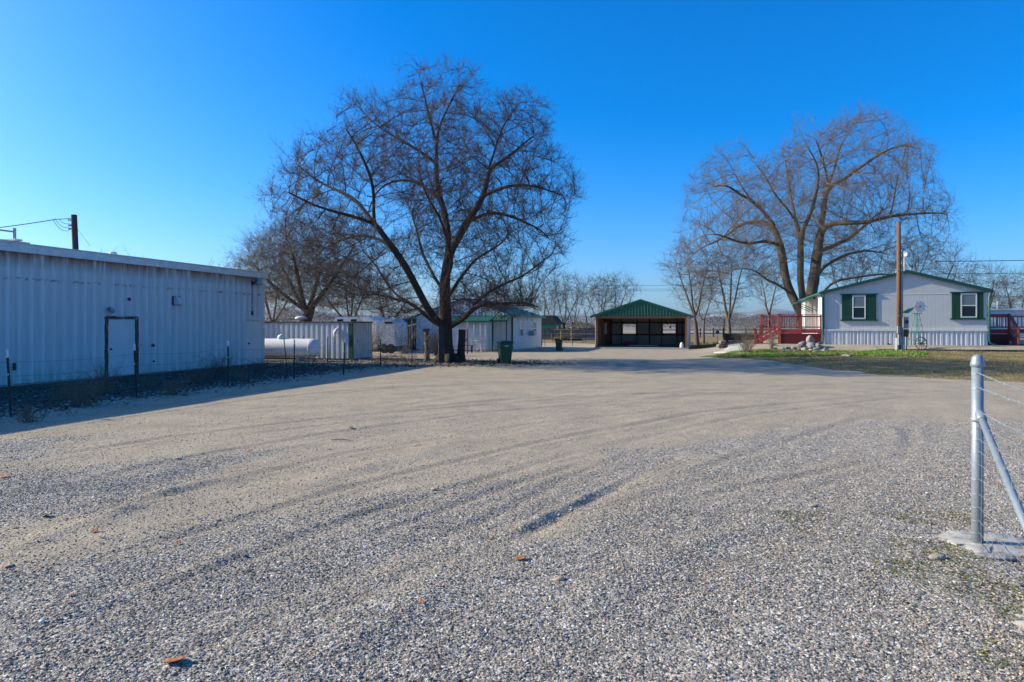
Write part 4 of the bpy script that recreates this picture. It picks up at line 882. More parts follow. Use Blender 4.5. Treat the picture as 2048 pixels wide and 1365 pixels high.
    lattice(rd, .2, 1.62, .02, z1-.27, y0-.03, M['redlight']); MB().box(.2, 1.62, y0+.2, y0+.23, .0, z1-.3).build('under_deck_shade', M['dark'], rd); MB().box(2.75, 6.0, y0+.2, y0+.23, 0, z1-.3).build('under_deck_shade', M['dark'], rd)  # dark sheets behind the lattice stand in for shade below the floor
    lattice(rd, 2.8, 5.9, .02, z1-.27, y0-.03, M['redlight'])
    for x in (.15, 1.55, 2.7, 4.3, 5.9): MB().box(x, x+.1, y0-.05, y0+.05, -.1, z1+.9).build('post', M['red'], rd)
    rail(rd, .25, 1.55, y0, z1, M['redlight'], 8); rail(rd, 2.8, 4.3, y0, z1, M['redlight'], 9); rail(rd, 4.4, 5.9, y0, z1, M['redlight'], 9); rail(rd, .2, 5.95, y0+3.35, z1, M['red'], 26)
    for i in range(5):
        z = z1-(i+1)*z1/6; y = y0-.06-i*.27
        MB().box(1.62, 2.72, y-.27, y-.01, z-.04, z).build('tread', M['deckfloor'], rd)
    for x in (1.6, 2.74):
        MB().prism([(y0-.04, z1-.04), (y0-.04, z1-.5), (y0-.9, -.02), (y0-1.55, -.02), (y0-1.5, .20)], x-.02, x+.02, Matrix(((0,1,0,0),(1,0,0,0),(0,0,1,0),(0,0,0,1)))).build('stringer', M['redlight'], rd)
        MB().box(x-.05, x+.05, y0-1.52, y0-1.42, -.08, 1.0).build('newel', M['redlight'], rd)
        MB().beam((x, y0-1.55, 1.0), (x, y0, z1+.92), .13, .045).build('handrail', M['redlight'], rd)
        MB().beam((x, y0-1.47, .34), (x, y0, z1+.14), .04, .08).build('rail', M['redlight'], rd)
        for i in range(8): f = (i+.5)/8; y = y0-1.47+1.45*f; MB().box(x-.018, x+.018, y-.018, y+.018, .36+(z1-.2)*f, .96+(z1-.08)*f).build('baluster', M['redlight'], rd)
    # white trailer roof beyond the right deck
    q = thing('cargo_trailer', 'low white flat roofed trailer beyond the right hand deck', 'trailer', fr.w(Wd+2.6, 14, -.3), fr.rz)
    MB().box(0, 9, 0, 3, .5, 2.62).build('body', M['sheet'], q); MB().prism([(-.1,2.63),(4.5,2.85),(9.1,2.63)], -.1, 3.1).build('roof', M['trimwhite'], q); MB().tube([(2.6,1,2.7),(2.6,1,3.35)], .05, 8).build('vent_pipe', M['trimwhite'], q)
    for x in (2, 3.2): MB().tube([(x,-.02,.35),(x,.25,.35)], .35, 16).build('wheel', M['black'], q)
    return fr
FH = house()
# ---------------------------------------------------------------- trees: space colonisation
def grow(seeds, attr, step, kill, infl, iters, up=0.05, rs=None, jit=.07):
    """seeds: list of (pos, parent index); returns node positions and parents"""
    rs = rs or NR; pos = [np.array(p, float) for p, _ in seeds]; par = [q for _, q in seeds]
    A = np.asarray(attr, float); P0 = np.array(pos); nd = np.full(len(A), 1e9); ni = np.zeros(len(A), int)
    def upd(new, base):
        nonlocal nd, ni
        for c in range(0, len(new), 400):
            ch = new[c:c+400]; d = ((A[:, None]-ch[None])**2).sum(2); j = d.argmin(1); m = d[np.arange(len(A)), j]; b = m < nd
            nd = np.where(b, m, nd); ni = np.where(b, j+base+c, ni)
    upd(P0, 0); seen = {}
    for it in range(iters):
        alive = nd > kill*kill; A = A[alive]; nd = nd[alive]; ni = ni[alive]
        if len(A) == 0: break
        act = nd < infl*infl
        if not act.any(): break
        idx = ni[act]; PA = np.array(pos); dv = A[act]-PA[idx]; dv /= np.linalg.norm(dv, axis=1)[:, None]+1e-9
        sm = np.zeros((len(PA), 3)); np.add.at(sm, idx, dv); u = np.unique(idx); new = []
        for i in u:
            if seen.get(i, 0) >= 3: continue
            d = sm[i]; n = np.linalg.norm(d)
            if n < 1e-3: seen[i] = seen.get(i, 0)+1; continue
            d = d/n+rs.normal(0, jit, 3)+np.array([0, 0, up])
            if par[i] >= 0:
                pd = pos[i]-pos[par[i]]; d = d+.45*pd/(np.linalg.norm(pd)+1e-9)
            d /= np.linalg.norm(d); seen[i] = seen.get(i, 0)+1; new.append(pos[i]+d*step); par.append(int(i))
        if not new: break
        b = len(pos); pos += new; upd(np.array(new), b)
    return np.array(pos), np.array(par)
def tubes(pos, par, rad, mask, sides):
    """tapered tubes along the branch chains; returns verts and quads"""
    n = len(pos); kids = [[] for _ in range(n)]
    for i in range(n):
        if par[i] >= 0: kids[par[i]].append(i)
    VV = []; FF = []; base = 0; stack = [i for i in range(n) if par[i] < 0]; done = np.zeros(n, bool)
    starts = [(i, -1) for i in stack]
    while starts:
        i, frm = starts.pop(); chain = [i] if frm < 0 else [frm, i]; c = i
        while kids[c]:
            ks = sorted(kids[c], key=lambda k: -rad[k]); c2 = ks[0]
            for k in ks[1:]: starts.append((k, c))
            chain.append(c2); c = c2
        ch = np.array(chain); m = mask[ch]
        if frm >= 0: m[0] = m[1]
        seg = ch[m] if m.any() else []
        if len(seg) < 2: continue
        p = pos[seg].copy(); r = rad[seg].copy()
        if frm >= 0 and seg[0] == frm: r[0] = min(r[0], r[1]*1.35)
        if len(p) > 3:
            for _ in range(4): p[1:-1] = .25*p[:-2]+.5*p[1:-1]+.25*p[2:]
        d = np.gradient(p, axis=0); d /= np.linalg.norm(d, axis=1)[:, None]+1e-9
        ref = np.cross(d, [0.31, 0.17, 0.93]); ref /= np.linalg.norm(ref, axis=1)[:, None]+1e-9; o = np.cross(d, ref)
        k = sides(r.max()); a = np.arange(k)*2*math.pi/k
        v = p[:, None]+(ref[:, None]*np.cos(a)[None, :, None]+o[:, None]*np.sin(a)[None, :, None])*r[:, None, None]
        m_ = len(p); VV.append(v.reshape(-1, 3)); I = np.arange(m_*k).reshape(m_, k)+base; J = np.roll(I, -1, 1)
        FF.append(np.stack([I[:-1], J[:-1], J[1:], I[1:]], -1).reshape(-1, 4)); base += m_*k
    return (np.concatenate(VV), np.concatenate(FF)) if VV else (np.zeros((0, 3)), np.zeros((0, 4), int))
def twigs(pos, dirs, L, rs, r0=.006, droop=0.0, up=.25, spread=.62, nseg=2):
    """fine twigs: three sided tapering slivers"""
    n = len(pos); d = dirs+rs.normal(0, spread, (n, 3)); d[:, 2] += up; d /= np.linalg.norm(d, axis=1)[:, None]+1e-9
    Ls = L*rs.uniform(.5, 1.3, n); a = np.array([0, 2.094, 4.189]); P_ = pos.copy(); rings = []
    for k in range(nseg+1):
        ref = np.cross(d, [.3, .5, .8]); ref /= np.linalg.norm(ref, axis=1)[:, None]+1e-9; o = np.cross(d, ref); r = r0*(1-.72*k/nseg)
        rings.append(P_[:, None]+(ref[:, None]*np.cos(a)[None, :, None]+o[:, None]*np.sin(a)[None, :, None])*r)
        P_ = P_+d*(Ls/nseg)[:, None]; d = d+rs.normal(0, .14, (n, 3)); d[:, 2] += .12-droop; d /= np.linalg.norm(d, axis=1)[:, None]+1e-9
    Vv = np.stack(rings, 1).reshape(-1, 3); b = (np.arange(n)*3*(nseg+1))[:, None, None]
    I = np.arange(3*(nseg+1)).reshape(nseg+1, 3); J = np.roll(I, -1, 1); f = np.stack([I[:-1], J[:-1], J[1:], I[1:]], -1).reshape(-1, 4)
    return Vv, (f[None]+b).reshape(-1, 4), P_
def tree(name, label, seeds, attr, base_r, mb, mt, step=.34, kill=.42, infl=4.0, iters=70, tw=4, twL=.55, tr=.006, group=None, seed=1, thick=.055, droop=0.0, tipr=.0085, up=.05, expo=2.02, trunk_min=None, twup=.25, side=2):
    rs = np.random.RandomState(seed); pos, par = grow(seeds, attr, step, kill, infl, iters, up, rs)
    n = len(pos); acc = np.zeros(n); cnt = np.zeros(n, int)
    for i in range(n):
        if par[i] >= 0: cnt[par[i]] += 1
    for i in range(n-1, -1, -1):
        if cnt[i] == 0: acc[i] = tipr**expo
        if par[i] >= 0: acc[par[i]] += acc[i]
    rem = np.zeros(n)
    for i in range(n-1, -1, -1):
        if par[i] >= 0: rem[par[i]] = max(rem[par[i]], rem[i]+np.linalg.norm(pos[i]-pos[par[i]]))
    # parents always have a lower index except for seeds, which are listed root first
    rad = acc**(1/expo); rad *= 1.0; q = math.log(base_r/.025)/math.log(max(rad[0], .05)/.025); rad = np.where(rad > .025, .025*(rad/.025)**q, rad)
    rad = np.minimum(rad, .010+base_r*(rem/rem.max())**1.6)
    z0 = pos[0][2]; fl = np.exp(-np.clip(pos[:, 2]-z0, 0, 9)/.5); rad = rad*(1+.35*fl*(rad > base_r*.7))
    root = pos[0].copy(); t = thing(name, label, 'tree', tuple(root), 0, group); pl = pos-root
    sd = lambda r: 12 if r > .25 else (7 if r > .09 else (5 if r > .03 else 3))
    big = rad > thick
    v, f = tubes(pl, par, rad, big, sd); o = npmesh('trunk', v, f, mb, t); o.data.polygons.foreach_set('use_smooth', [True]*len(f))
    v, f = tubes(pl, par, rad, ~big, sd)
    th = np.where((rad < .05) & (par >= 0))[0]; dd = pl[th]-pl[par[th]]; dd /= np.linalg.norm(dd, axis=1)[:, None]+1e-9
    rep = np.repeat(np.arange(len(th)), tw); off = rs.uniform(0, 1, len(rep))[:, None]; st = pl[th][rep]-dd[rep]*step*off
    v2, f2, tip = twigs(st, dd[rep], twL, rs, tr, droop, twup); vs = [v, v2]; fs = [f, f2+len(v)]
    if side:      # side twiglets at the twig ends
        r2 = np.repeat(np.arange(len(tip)), side); pp = tip[r2]-(tip-st)[r2]*rs.uniform(.1, .7, len(r2))[:, None]; dv = (tip-st)[r2]; dv /= np.linalg.norm(dv, axis=1)[:, None]+1e-9
        v3, f3, _ = twigs(pp, dv, twL*.45, rs, tr*.75, droop, twup, .8, 1); fs.append(f3+len(v)+len(v2)); vs.append(v3)
    npmesh('crown', np.concatenate(vs), np.concatenate(fs), mt, t)
    return t, n
def poly_attr(poly, Y, n, depth, rs, cx=None, zmin=None, shell=.0):
    """attractor points: outline (pixels at distance Y) gives the crown outline, depth its thickness"""
    pts = np.array([[(x-1024)/F*Y, CH-(y-HY)/F*Y] for x, y in poly]); pts = pts.mean(0)+(pts-pts.mean(0))*.98; lo = pts.min(0); hi = pts.max(0); out = []
    c = pts.mean(0); pl = [tuple(p) for p in pts]
    while len(out) < n:
        m = rs.uniform(lo, hi, (4*n, 2)); k = in_poly(m[:, 0], m[:, 1], pl)
        m = m[k]; m = m[fbm(m[:, 0], m[:, 1], .42, 301, 3) > .37]
        # distance to the outline decides how thick the crown is there
        d = np.full(len(m), 1e9)
        for i in range(len(pts)):
            a = pts[i]; b = pts[(i+1) % len(pts)]; ab = b-a; tt = np.clip(((m-a)@ab)/(ab@ab), 0, 1); d = np.minimum(d, np.linalg.norm(m-a-tt[:, None]*ab, axis=1))
        hd = depth*np.clip(d/(d.max()*.8), 0, 1)**.55+.25; keep = rs.uniform(0, 1, len(m)) < (hd/(depth+.25))
        m = m[keep]; hd = hd[keep]; yy = rs.uniform(-1, 1, len(m))*hd
        for (x, z), y in zip(m, yy): out.append((x*(1), Y+y, z))
    return np.array(out[:n])
def limbs(Y, paths, root, sub=.34):
    """paths: name -> (parent name or None, [(px, py, dy), ...]) in pixels, dy = metres away from the tree's plane"""
    seeds = []; last = {}
    for nm, (pn, pts) in paths.items():
        P3 = [np.array([(x-1024)/F*(Y+dy), Y+dy, CH-(y-HY)/F*(Y+dy)]) for x, y, dy in pts]
        if pn is None: par = -1
        else:
            # attach at the parent's node nearest to the first point
            c = last[pn]; d = [np.linalg.norm(seeds[j][0]-P3[0]) for j in c]; par = c[int(np.argmin(d))]; P3 = [seeds[par][0]]+P3[1:]
        idx = []
        for i in range(len(P3)-1):
            L = np.linalg.norm(P3[i+1]-P3[i]); k = max(1, int(L/sub))
            for j in range(k):
                if j == 0 and i == 0 and pn is not None: continue
                p = P3[i]+(P3[i+1]-P3[i])*j/k; seeds.append((p+NR.normal(0, .05, 3), par)); par = len(seeds)-1; idx.append(par)
        seeds.append((P3[-1], par)); idx.append(len(seeds)-1)
        last[nm] = idx
    return seeds
# --- the big tree left of the middle
YA = 32.8
pa = {
 'trunk': (None, [(893,726,0),(892,690,0),(893,655,0),(891,610,0),(888,570,0),(893,530,0)]),
 'a1': ('trunk', [(893,530,0),(898,470,.3),(896,444,.5),(882,400,.8),(874,379,.8),(873,329,.6),(871,279,.4),(885,240,.2),(905,200,.2),(918,170,.1),(928,125,0)]),
 'a1b': ('a1', [(871,279,.4),(860,235,-.3),(848,190,-.6),(838,150,-.9),(832,122,-1)]),
 'a1c': ('a1', [(873,325,.6),(850,308,.9),(820,292,1.3),(779,269,1.7),(744,244,2),(715,212,2.2),(699,195,2.3)]),
 'a1d': ('a1', [(882,400,.8),(850,372,1.5),(815,360,2.3),(769,364,2.6),(745,395,2.8),(735,430,3)]),
 'a2': ('trunk', [(893,530,0),(903,498,-.3),(925,462,-.6),(945,430,-.9),(971,389,-1.2),(978,339,-1.2),(998,269,-1),(1028,220,-.8),(1050,192,-.6)]),
 'a2b': ('a2', [(971,389,-1.2),(1000,372,-1.8),(1040,368,-2.5),(1078,374,-3),(1128,392,-3.3),(1165,397,-3.6)]),
 'a2c': ('a2', [(978,339,-1.2),(1010,320,.3),(1050,290,1.2),(1085,250,1.8),(1105,228,2)]),
 'a2d': ('a2', [(945,430,-.9),(925,412,.4),(908,432,1.2),(898,462,1.5)]),
 'a2e': ('a2', [(938,440,-.9),(975,425,.6),(1020,430,1.6),(1065,450,2.5),(1105,470,3)]),
 'b1': ('trunk', [(890,650,0),(872,640,-.3),(849,608,-.7),(819,548,-1.2),(789,498,-1.6),(765,468,-2),(749,449,-2.2),(709,429,-2.5),(680,428,-2.8),(649,424,-3.1),(612,404,-3.3),(575,385,-3.5),(545,372,-3.6)]),
 'b1b': ('b1', [(749,449,-2.2),(728,420,-1.6),(714,399,-1.2),(669,379,-.6),(629,359,-.2),(600,335,.1),(580,319,.3),(560,298,.4),(546,283,.5)]),
 'b1c': ('b1', [(749,449,-2.2),(744,424,-2.8),(749,379,-3.3),(735,330,-3.8),(715,290,-4),(690,260,-4.1),(672,235,-4.2)]),
 'b1d': ('b1', [(789,498,-1.6),(760,478,-.2),(720,470,1.0),(680,480,2.0),(640,500,2.8),(600,520,3.2)]),
 'c1': ('trunk', [(889,660,0),(860,640,.5),(829,608,1),(800,600,1.3),(759,593,1.7),(720,578,2.2),(689,563,2.6),(650,540,2.8),(610,530,3)]),
 'c1b': ('c1', [(800,600,1.3),(770,560,2.4),(745,520,3.3),(720,500,4.0)]),
 'd1': ('trunk', [(895,652,0),(918,648,-.6),(933,636,-1),(946,612,-1.4),(958,598,-1.8),(998,573,-2.2),(1030,560,-2.6),(1058,548,-3),(1100,512,-3.4),(1130,490,-3.7)]),
 'd1b': ('d1', [(952,605,-1.6),(985,612,-.6),(1030,606,.3),(1065,610,1.1),(1085,622,1.6)]),
 'e1': ('trunk', [(890,600,0),(915,560,1.5),(950,520,2.8),(985,500,3.8),(1015,480,4.4)]),
 'e2': ('trunk', [(889,590,0),(865,545,1.9),(840,500,3.3),(830,450,4.3),(815,410,5)]),
 'e3': ('trunk', [(890,575,0),(905,530,-1.9),(895,480,-3.2),(880,430,-4.4),(850,390,-5.2)]),
}
polyA = [(541,278),(575,300),(600,285),(640,268),(675,262),(668,225),(690,188),(725,176),(752,196),(785,192),(795,150),(812,118),(850,106),(882,122),(905,106),(930,108),(955,140),(972,180),(1000,195),(1035,186),(1075,182),(1105,212),(1118,250),(1128,300),(1150,335),(1175,362),(1180,398),(1160,430),(1148,470),(1155,500),(1130,560),(1085,590),(1075,628),(1000,628),(930,600),(860,590),(800,640),(745,655),(700,650),(640,600),(600,570),(570,540),(545,480),(522,430),(520,385),(548,355),(540,330),(565,320)]
rsA = np.random.RandomState(5); sA = limbs(YA, pa, None)
lowA = poly_attr([(760,560),(830,545),(900,560),(1000,560),(1075,580),(1080,640),(1000,645),(900,640),(800,648),(740,640)], YA, 1100, 4.5, rsA)
tA, nA = tree('bare_tree', 'tallest bare tree, dark and reddish, with a green wheelie bin beside its trunk', sA, np.concatenate([lowA, poly_attr(polyA, YA, 6400, 6.0, rsA)]), .35, M['barkA'], M['twigA'], step=.28, kill=.32, infl=3.0, tw=4, up=.12, twup=.45, twL=.46, tr=.0062, seed=3, thick=.024, tipr=.0078, side=3)
MB().tube([(.62,.1,-.1),(.60,.1,.5),(.64,.12,1.1),(.66,.12,1.62)], [.26,.19,.17,.175], 10).build('trunk_stub', M['barkA'], tA)
MB().tube([(.70,.0,.95),(.86,-.02,1.12),(.95,-.04,1.25)], [.04,.03,.02], 6).build('branch_stub', M['barkA'], tA)
g = MB(); 
for k in range(7): a = 2*math.pi*k/7+.3; g.tube([(math.cos(a)*.35, math.sin(a)*.35, .35), (math.cos(a)*.62, math.sin(a)*.62, .10), (math.cos(a)*1.05, math.sin(a)*.95, -.06)], [.20,.15,.05], 7)
g.build('root_flare', M['barkA'], tA, True)
# --- the broad tree behind the mobile home
YB = 60.0
pb = {
 'trunk': (None, [(1610,672,0),(1607,655,0),(1606,640,0)]),
 't1': ('trunk', [(1606,640,0),(1596,615,.3),(1582,588,.5),(1572,560,.8),(1568,525,1),(1560,490,1.2),(1547,450,1.4),(1530,425,1.5),(1500,400,1.6),(1480,370,1.7),(1460,330,1.8),(1440,300,1.9)]),
 't1b': ('t1', [(1584,592,.5),(1560,572,-1),(1535,560,-2),(1518,548,-2.8),(1505,535,-3.3),(1488,530,-3.6),(1465,545,-4),(1450,562,-4.2)]),
 't1c': ('t1', [(1505,403,1.6),(1480,388,-.4),(1455,372,-2),(1430,370,-3),(1405,385,-3.8),(1385,388,-4.5)]),
 't1d': ('t1', [(1545,448,1.4),(1510,440,3),(1478,450,4),(1445,480,5),(1400,495,6),(1375,520,6.5)]),
 't1e': ('t1', [(1560,490,1.2),(1530,482,-1),(1495,488,-2.6),(1455,478,-3.6),(1410,455,-4.6),(1380,430,-5.2)]),
 't2': ('trunk', [(1606,640,0),(1606,600,-.4),(1600,560,-.8),(1602,520,-1.1),(1600,470,-1.4),(1590,440,-1.6),(1570,410,-1.9),(1545,385,-2.2),(1530,350,-2.4),(1500,310,-2.6),(1485,280,-2.8)]),
 't2b': ('t2', [(1600,470,-1.4),(1620,430,-2.6),(1632,390,-3.6),(1640,340,-4.4),(1620,300,-5),(1600,260,-5.4),(1585,240,-5.6)]),
 't2c': ('t2', [(1590,440,-1.6),(1580,390,.8),(1575,340,2.4),(1560,300,3.4)]),
 't3': ('trunk', [(1607,648,0),(1618,615,-.2),(1624,580,.1),(1630,540,.4),(1636,505,.6),(1640,470,.8),(1646,430,.9),(1648,400,1),(1655,370,1),(1680,366,.8),(1705,345,.6),(1740,320,.4),(1775,300,.2),(1815,288,0),(1835,292,-.3)]),
 't3b': ('t3', [(1655,370,1),(1672,330,1.8),(1680,290,2.4),(1700,262,2.8),(1725,240,3),(1745,222,3.2)]),
 't3c': ('t3', [(1658,365,1),(1648,330,-.6),(1640,300,-1.6),(1625,275,-2.4)]),
 't3d': ('t3', [(1640,470,.8),(1655,448,-1.2),(1690,445,-2.6),(1740,446,-3.6),(1780,430,-4.4),(1830,428,-5),(1880,425,-5.6)]),
 't3e': ('t3', [(1637,508,.6),(1660,495,2.2),(1700,478,3.6),(1740,440,4.6),(1790,400,5.2),(1820,385,5.5)]),
 't4': ('t3', [(1628,560,.2),(1650,530,1.8),(1690,510,3),(1735,500,4),(1790,512,4.8),(1850,530,5.4),(1900,520,5.8)]),
 't5': ('trunk', [(1607,642,0),(1630,610,-1),(1650,578,-1.8),(1670,560,-2.4),(1720,555,-3),(1770,545,-3.4),(1830,560,-4)]),
}
polyB = [(1362,395),(1358,430),(1345,500),(1340,540),(1370,560),(1420,575),(1470,560),(1520,570),(1580,600),(1640,560),(1700,580),(1800,560),(1850,545),(1880,500),(1890,450),(1890,395),(1850,370),(1852,330),(1830,290),(1790,270),(1765,225),(1720,212),(1680,214),(1655,235),(1600,225),(1570,258),(1575,290),(1520,285),(1480,278),(1440,290),(1400,320),(1370,360)]
rsB = np.random.RandomState(8); sB = limbs(YB, pb, None, .45)
tB, nB = tree('bare_tree', 'broad bare tree with several thick trunks rising behind the mobile home', sB, poly_attr(polyB, YB, 5600, 9.5, rsB), .74, M['barkB'], M['twigB'], step=.46, kill=.50, infl=5.0, tw=4, up=.10, twup=.4, twL=.70, tr=.0075, seed=4, thick=.036, tipr=.0115, side=3)
# --- procedural trees for the background
def auto_tree(name, label, x, y, h, w, seed, mb, mt, n=900, nst=3, base_r=.25, fork=.25, lean=0.0, group=None, tw=3, twL=.7, tr=.010, step=.45, shape='round', z0=None, droop=0, depth=None, **kw):
    rs = np.random.RandomState(seed); z = gh(x, y)-.1 if z0 is None else z0; seeds = [((x, y, z), -1)]; zf = z+h*fork
    k = max(2, int((zf-z)/step)); par = 0
    for j in range(1, k+1): seeds.append(((x+lean*j/k*fork*h+rs.normal(0, .04), y+rs.normal(0, .04), z+(zf-z)*j/k), par)); par = len(seeds)-1
    fx = seeds[-1][0]
    for s in range(nst):
        a = 2*math.pi*(s+rs.uniform(-.25, .25))/nst; sp = rs.uniform(.18, .42)*w; hh = h*rs.uniform(.62, .86); m = int((hh-(zf-z))/step); q = par; px, py = fx[0], fx[1]
        for j in range(1, max(m, 2)+1):
            f = j/max(m, 2); bx = fx[0]+math.cos(a)*sp*f**.8+lean*f*h*.3+rs.normal(0, .06); by = fx[1]+math.sin(a)*sp*f**.8+rs.normal(0, .06)
            seeds.append(((bx, by, zf+(z+hh-zf)*f), q)); q = len(seeds)-1
    A = []; cz = z+h*(fork*.8+1)/2; rz = h*(1-fork*.8)/2; cx = x+lean*h*.5
    lob = [(rs.uniform(-1, 1, 3), rs.uniform(.35, .6)) for _ in range(7)]
    while len(A) < n:
        p = rs.uniform(-1, 1, 3); r = np.linalg.norm(p)
        if r > 1: continue
        if shape == 'vase' and r > .98 and p[2] < 0: continue
        if shape == 'vase': wz = .35+.65*np.clip((p[2]+1)/1.3, 0, 1); p = p*np.array([wz, wz, 1])
        if shape == 'tall': p = p*np.array([.55+.3*(p[2] < .3), .8, 1])
        if rs.uniform() > .35+.65*any(np.linalg.norm(p-c*.7) < q for c, q in lob): continue
        A.append((cx+p[0]*w/2, y+p[1]*(depth or w)/2, cz+p[2]*rz))
    return tree(name, label, seeds, A, base_r, mb, mt, step=step, kill=step*1.25, infl=step*9, tw=tw, twL=twL, tr=tr, seed=seed, group=group, thick=.035, tipr=.009, droop=droop, **kw)[0]
def at(px, Y): return ((px-1024)/F*Y, Y)
def H_(py, Y): return CH+(HY-py)/F*Y
BG = 'bare trees beyond the yard'
x, y = at(612, 52); auto_tree('bare_tree', 'dense brown bare tree with drooping twigs behind the storage container', x, y, H_(440, y), 10.2, 21, M['barkA'], M['twigB'], 3800, 5, .55, .30, 0, None, 5, 1.1, .010, .42, 'round', None, .22)
x, y = at(545, 60); auto_tree('bare_tree', 'half hidden bare tree just past the far corner of the long barn', x, y, H_(470, y), 6.5, 22, M['barkB'], M['twigB'], 900, 4, .28, .2, 0, BG, 3, .9, .010, .45, 'round', None, .1)
x, y = at(700, 66); auto_tree('bare_tree', 'bare tree behind the campers, left of the tallest tree', x, y, H_(500, y), 8, 23, M['barkA'], M['twigC'], 1000, 4, .3, .2, 0, BG, 3, .9, .011, .5, 'round')
x, y = at(775, 74); auto_tree('bare_tree', 'bare tree seen above the lean-to shed roof', x, y, H_(535, y), 7, 24, M['barkA'], M['twigC'], 800, 3, .28, .2, 0, BG, 3, .9, .011, .5, 'round')
x, y = at(1010, 84); auto_tree('bare_tree', 'bare tree rising behind the workshop roof', x, y, H_(545, y), 9, 25, M['barkA'], M['twigC'], 900, 4, .3, .2, 0, BG, 3, 1.0, .012, .55, 'vase')
gp = 'row of bare trees behind the wooden fence'
for i, (px, py, w, sd, lb) in enumerate(((1087, 550, 5.6, 31, 'bare tree in the row behind the wooden fence, next to the dark hut'), (1106, 541, 5.2, 32, 'slim bare tree second from the dark hut behind the wooden fence'), (1128, 537, 6.4, 33, 'forked bare tree at the middle of the row behind the wooden fence'), (1150, 545, 5.2, 34, 'bare tree near the right end of the wooden fence'))):
    x, y = at(px, 98+2*i); auto_tree('bare_tree', lb, x, y, H_(py, y), w, sd, M['barkA'], M['twigC'], 620, 4, .30, .18, (.03, -.02, .03, -.04)[i], gp, 3, 1.0, .014, .6, 'vase')
x, y = at(1174, 108); auto_tree('bare_tree', 'thin single stemmed bare tree left of the open garage roof', x, y, H_(560, y), 4.0, 35, M['barkA'], M['twigC'], 260, 2, .17, .4, 0, gp, 3, .9, .014, .6, 'vase')
for px, py, w, sd, lb in ((1200, 545, 7.5, 36, 'bare tree directly above the left slope of the garage roof'), (1228, 543, 9.5, 37, 'wide bare tree leaning right above the garage ridge')):
    x, y = at(px, 112); auto_tree('bare_tree', lb, x, y, H_(py, y), w, sd, M['barkA'], M['twigC'], 800, 4, .34, .2, 0, gp, 3, 1.1, .015, .62, 'vase')
gr = 'bare trees between the open garage and the mobile home'
for px, Y_, py, w, sd, lean, fk, lb in ((1394, 60, 470, 6.5, 41, -.05, .28, 'leaning bare tree right beside the garage wall'), (1407, 64, 545, 3.6, 42, 0, .35, 'thin pale stemmed bare tree second right of the garage'),
        (1459, 62, 478, 7.5, 43, -.04, .22, 'bare tree with a dark forked trunk above the black trough'), (1541, 72, 520, 4.6, 44, -.05, .35, 'dark stemmed bare tree just left of the red deck')):
    x, y = at(px, Y_); auto_tree('bare_tree', lb, x, y, H_(py, y), w, sd, M['barkB'], M['twigB'], int(150*w), 3, .20 if w > 4 else .13, fk, lean, gr, 3, .85, .010, .42, 'vase')
x, y = at(1700, 72); auto_tree('bare_tree', 'reddish stemmed bare tree above the left slope of the house roof', x, y, H_(480, y), 7, 45, M['barkA'], M['twigA'], 700, 3, .22, .35, 0, None, 3, .9, .011, .5, 'round')
for px, Y_, py, w, sd, lb in ((1850, 74, 470, 10.5, 46, 'tangled bare tree behind the right slope of the house roof'), (1965, 84, 520, 8.5, 47, 'bare tree beyond the right end of the mobile home'), (2035, 90, 535, 8.5, 48, 'bare tree at the right edge beyond the white trailer')):
    x, y = at(px, Y_); auto_tree('bare_tree', lb, x, y, H_(py, y), w, sd, M['barkA'], M['twigC'], int(110*w), 4, .32, .16, 0, 'bare trees behind the mobile home', 3, 1.0, .012, .5, 'round')
gl = 'distant bare tree tops above the barn roof'
for px, py, w, sd, lb in ((203, 488, 2.4, 51, 'tip of a distant bare tree between skylight and flue on the barn roof'), (232, 484, 2.2, 52, 'tip of a distant bare tree right behind the barn flue'), (252, 482, 2.4, 53, 'tall thin tree top right of the barn flue'), (288, 500, 2.2, 54, 'faint low tree top furthest right of the flue group'),
        (425, 508, 5.5, 55, 'sparse tree top left of the pair near the barn end'), (462, 498, 5.0, 56, 'sparse tree top nearest the barn end')):
    x, y = at(px, 92); auto_tree('bare_tree', lb, x, y, H_(py, y), w, sd, M['barkB'], M['twigC'], int(90+w*45), 3, .2, .35, 0, gl, 2, .8, .011, .6, 'tall', side=1)
# ---------------------------------------------------------------- near fence at the right: pipe post, brace, wires
pp = GG(1955, 1087); FD = Vector((-.36, -.93, 0)).normalized(); pz = pp.z
def fp(s, z): return Vector((pp.x+FD.x*s, pp.y+FD.y*s, pz+z))
t = thing('fence_post', 'thick galvanised pipe corner post with domed cap and slanting brace in the near right corner', 'fence post', (pp.x, pp.y, pz))
PR = .043
MB().lathe([(PR,-.2),(PR,1.47)], 28).build('pipe', M['galv'], t, True)
MB().lathe([(PR+.004,1.455),(PR+.008,1.46),(PR+.008,1.492),(PR+.002,1.50),(PR+.003,1.515),(PR-.004,1.532),(.030,1.548),(.012,1.556),(.001,1.558)], 28).build('cap', M['galv'], t, True)
MB().lathe([(PR+.001,1.0),(PR+.006,1.004),(PR+.006,1.036),(PR+.001,1.04)], 28).build('brace_band', M['galv'], t, True)
b0 = FD*.055+Vector((0,0,1.08)); b1 = FD*2.2+Vector((0,0,-.10))
MB().tube([b0-FD*.0, b1], .027, 18).build('brace', M['galv'], t, True)
dd = (b1-b0).normalized(); MB().tube([b0-dd*.02, b0+dd*.015, b0+dd*.09, b0+dd*.10], [.022,.037,.037,.031], 18).build('brace_end', M['galv'], t, True)
heights_b = (1.405, 1.285, 1.095); heights_m = (.965, .86, .76, .655, .54, .42, .31, .20, .10, .02)
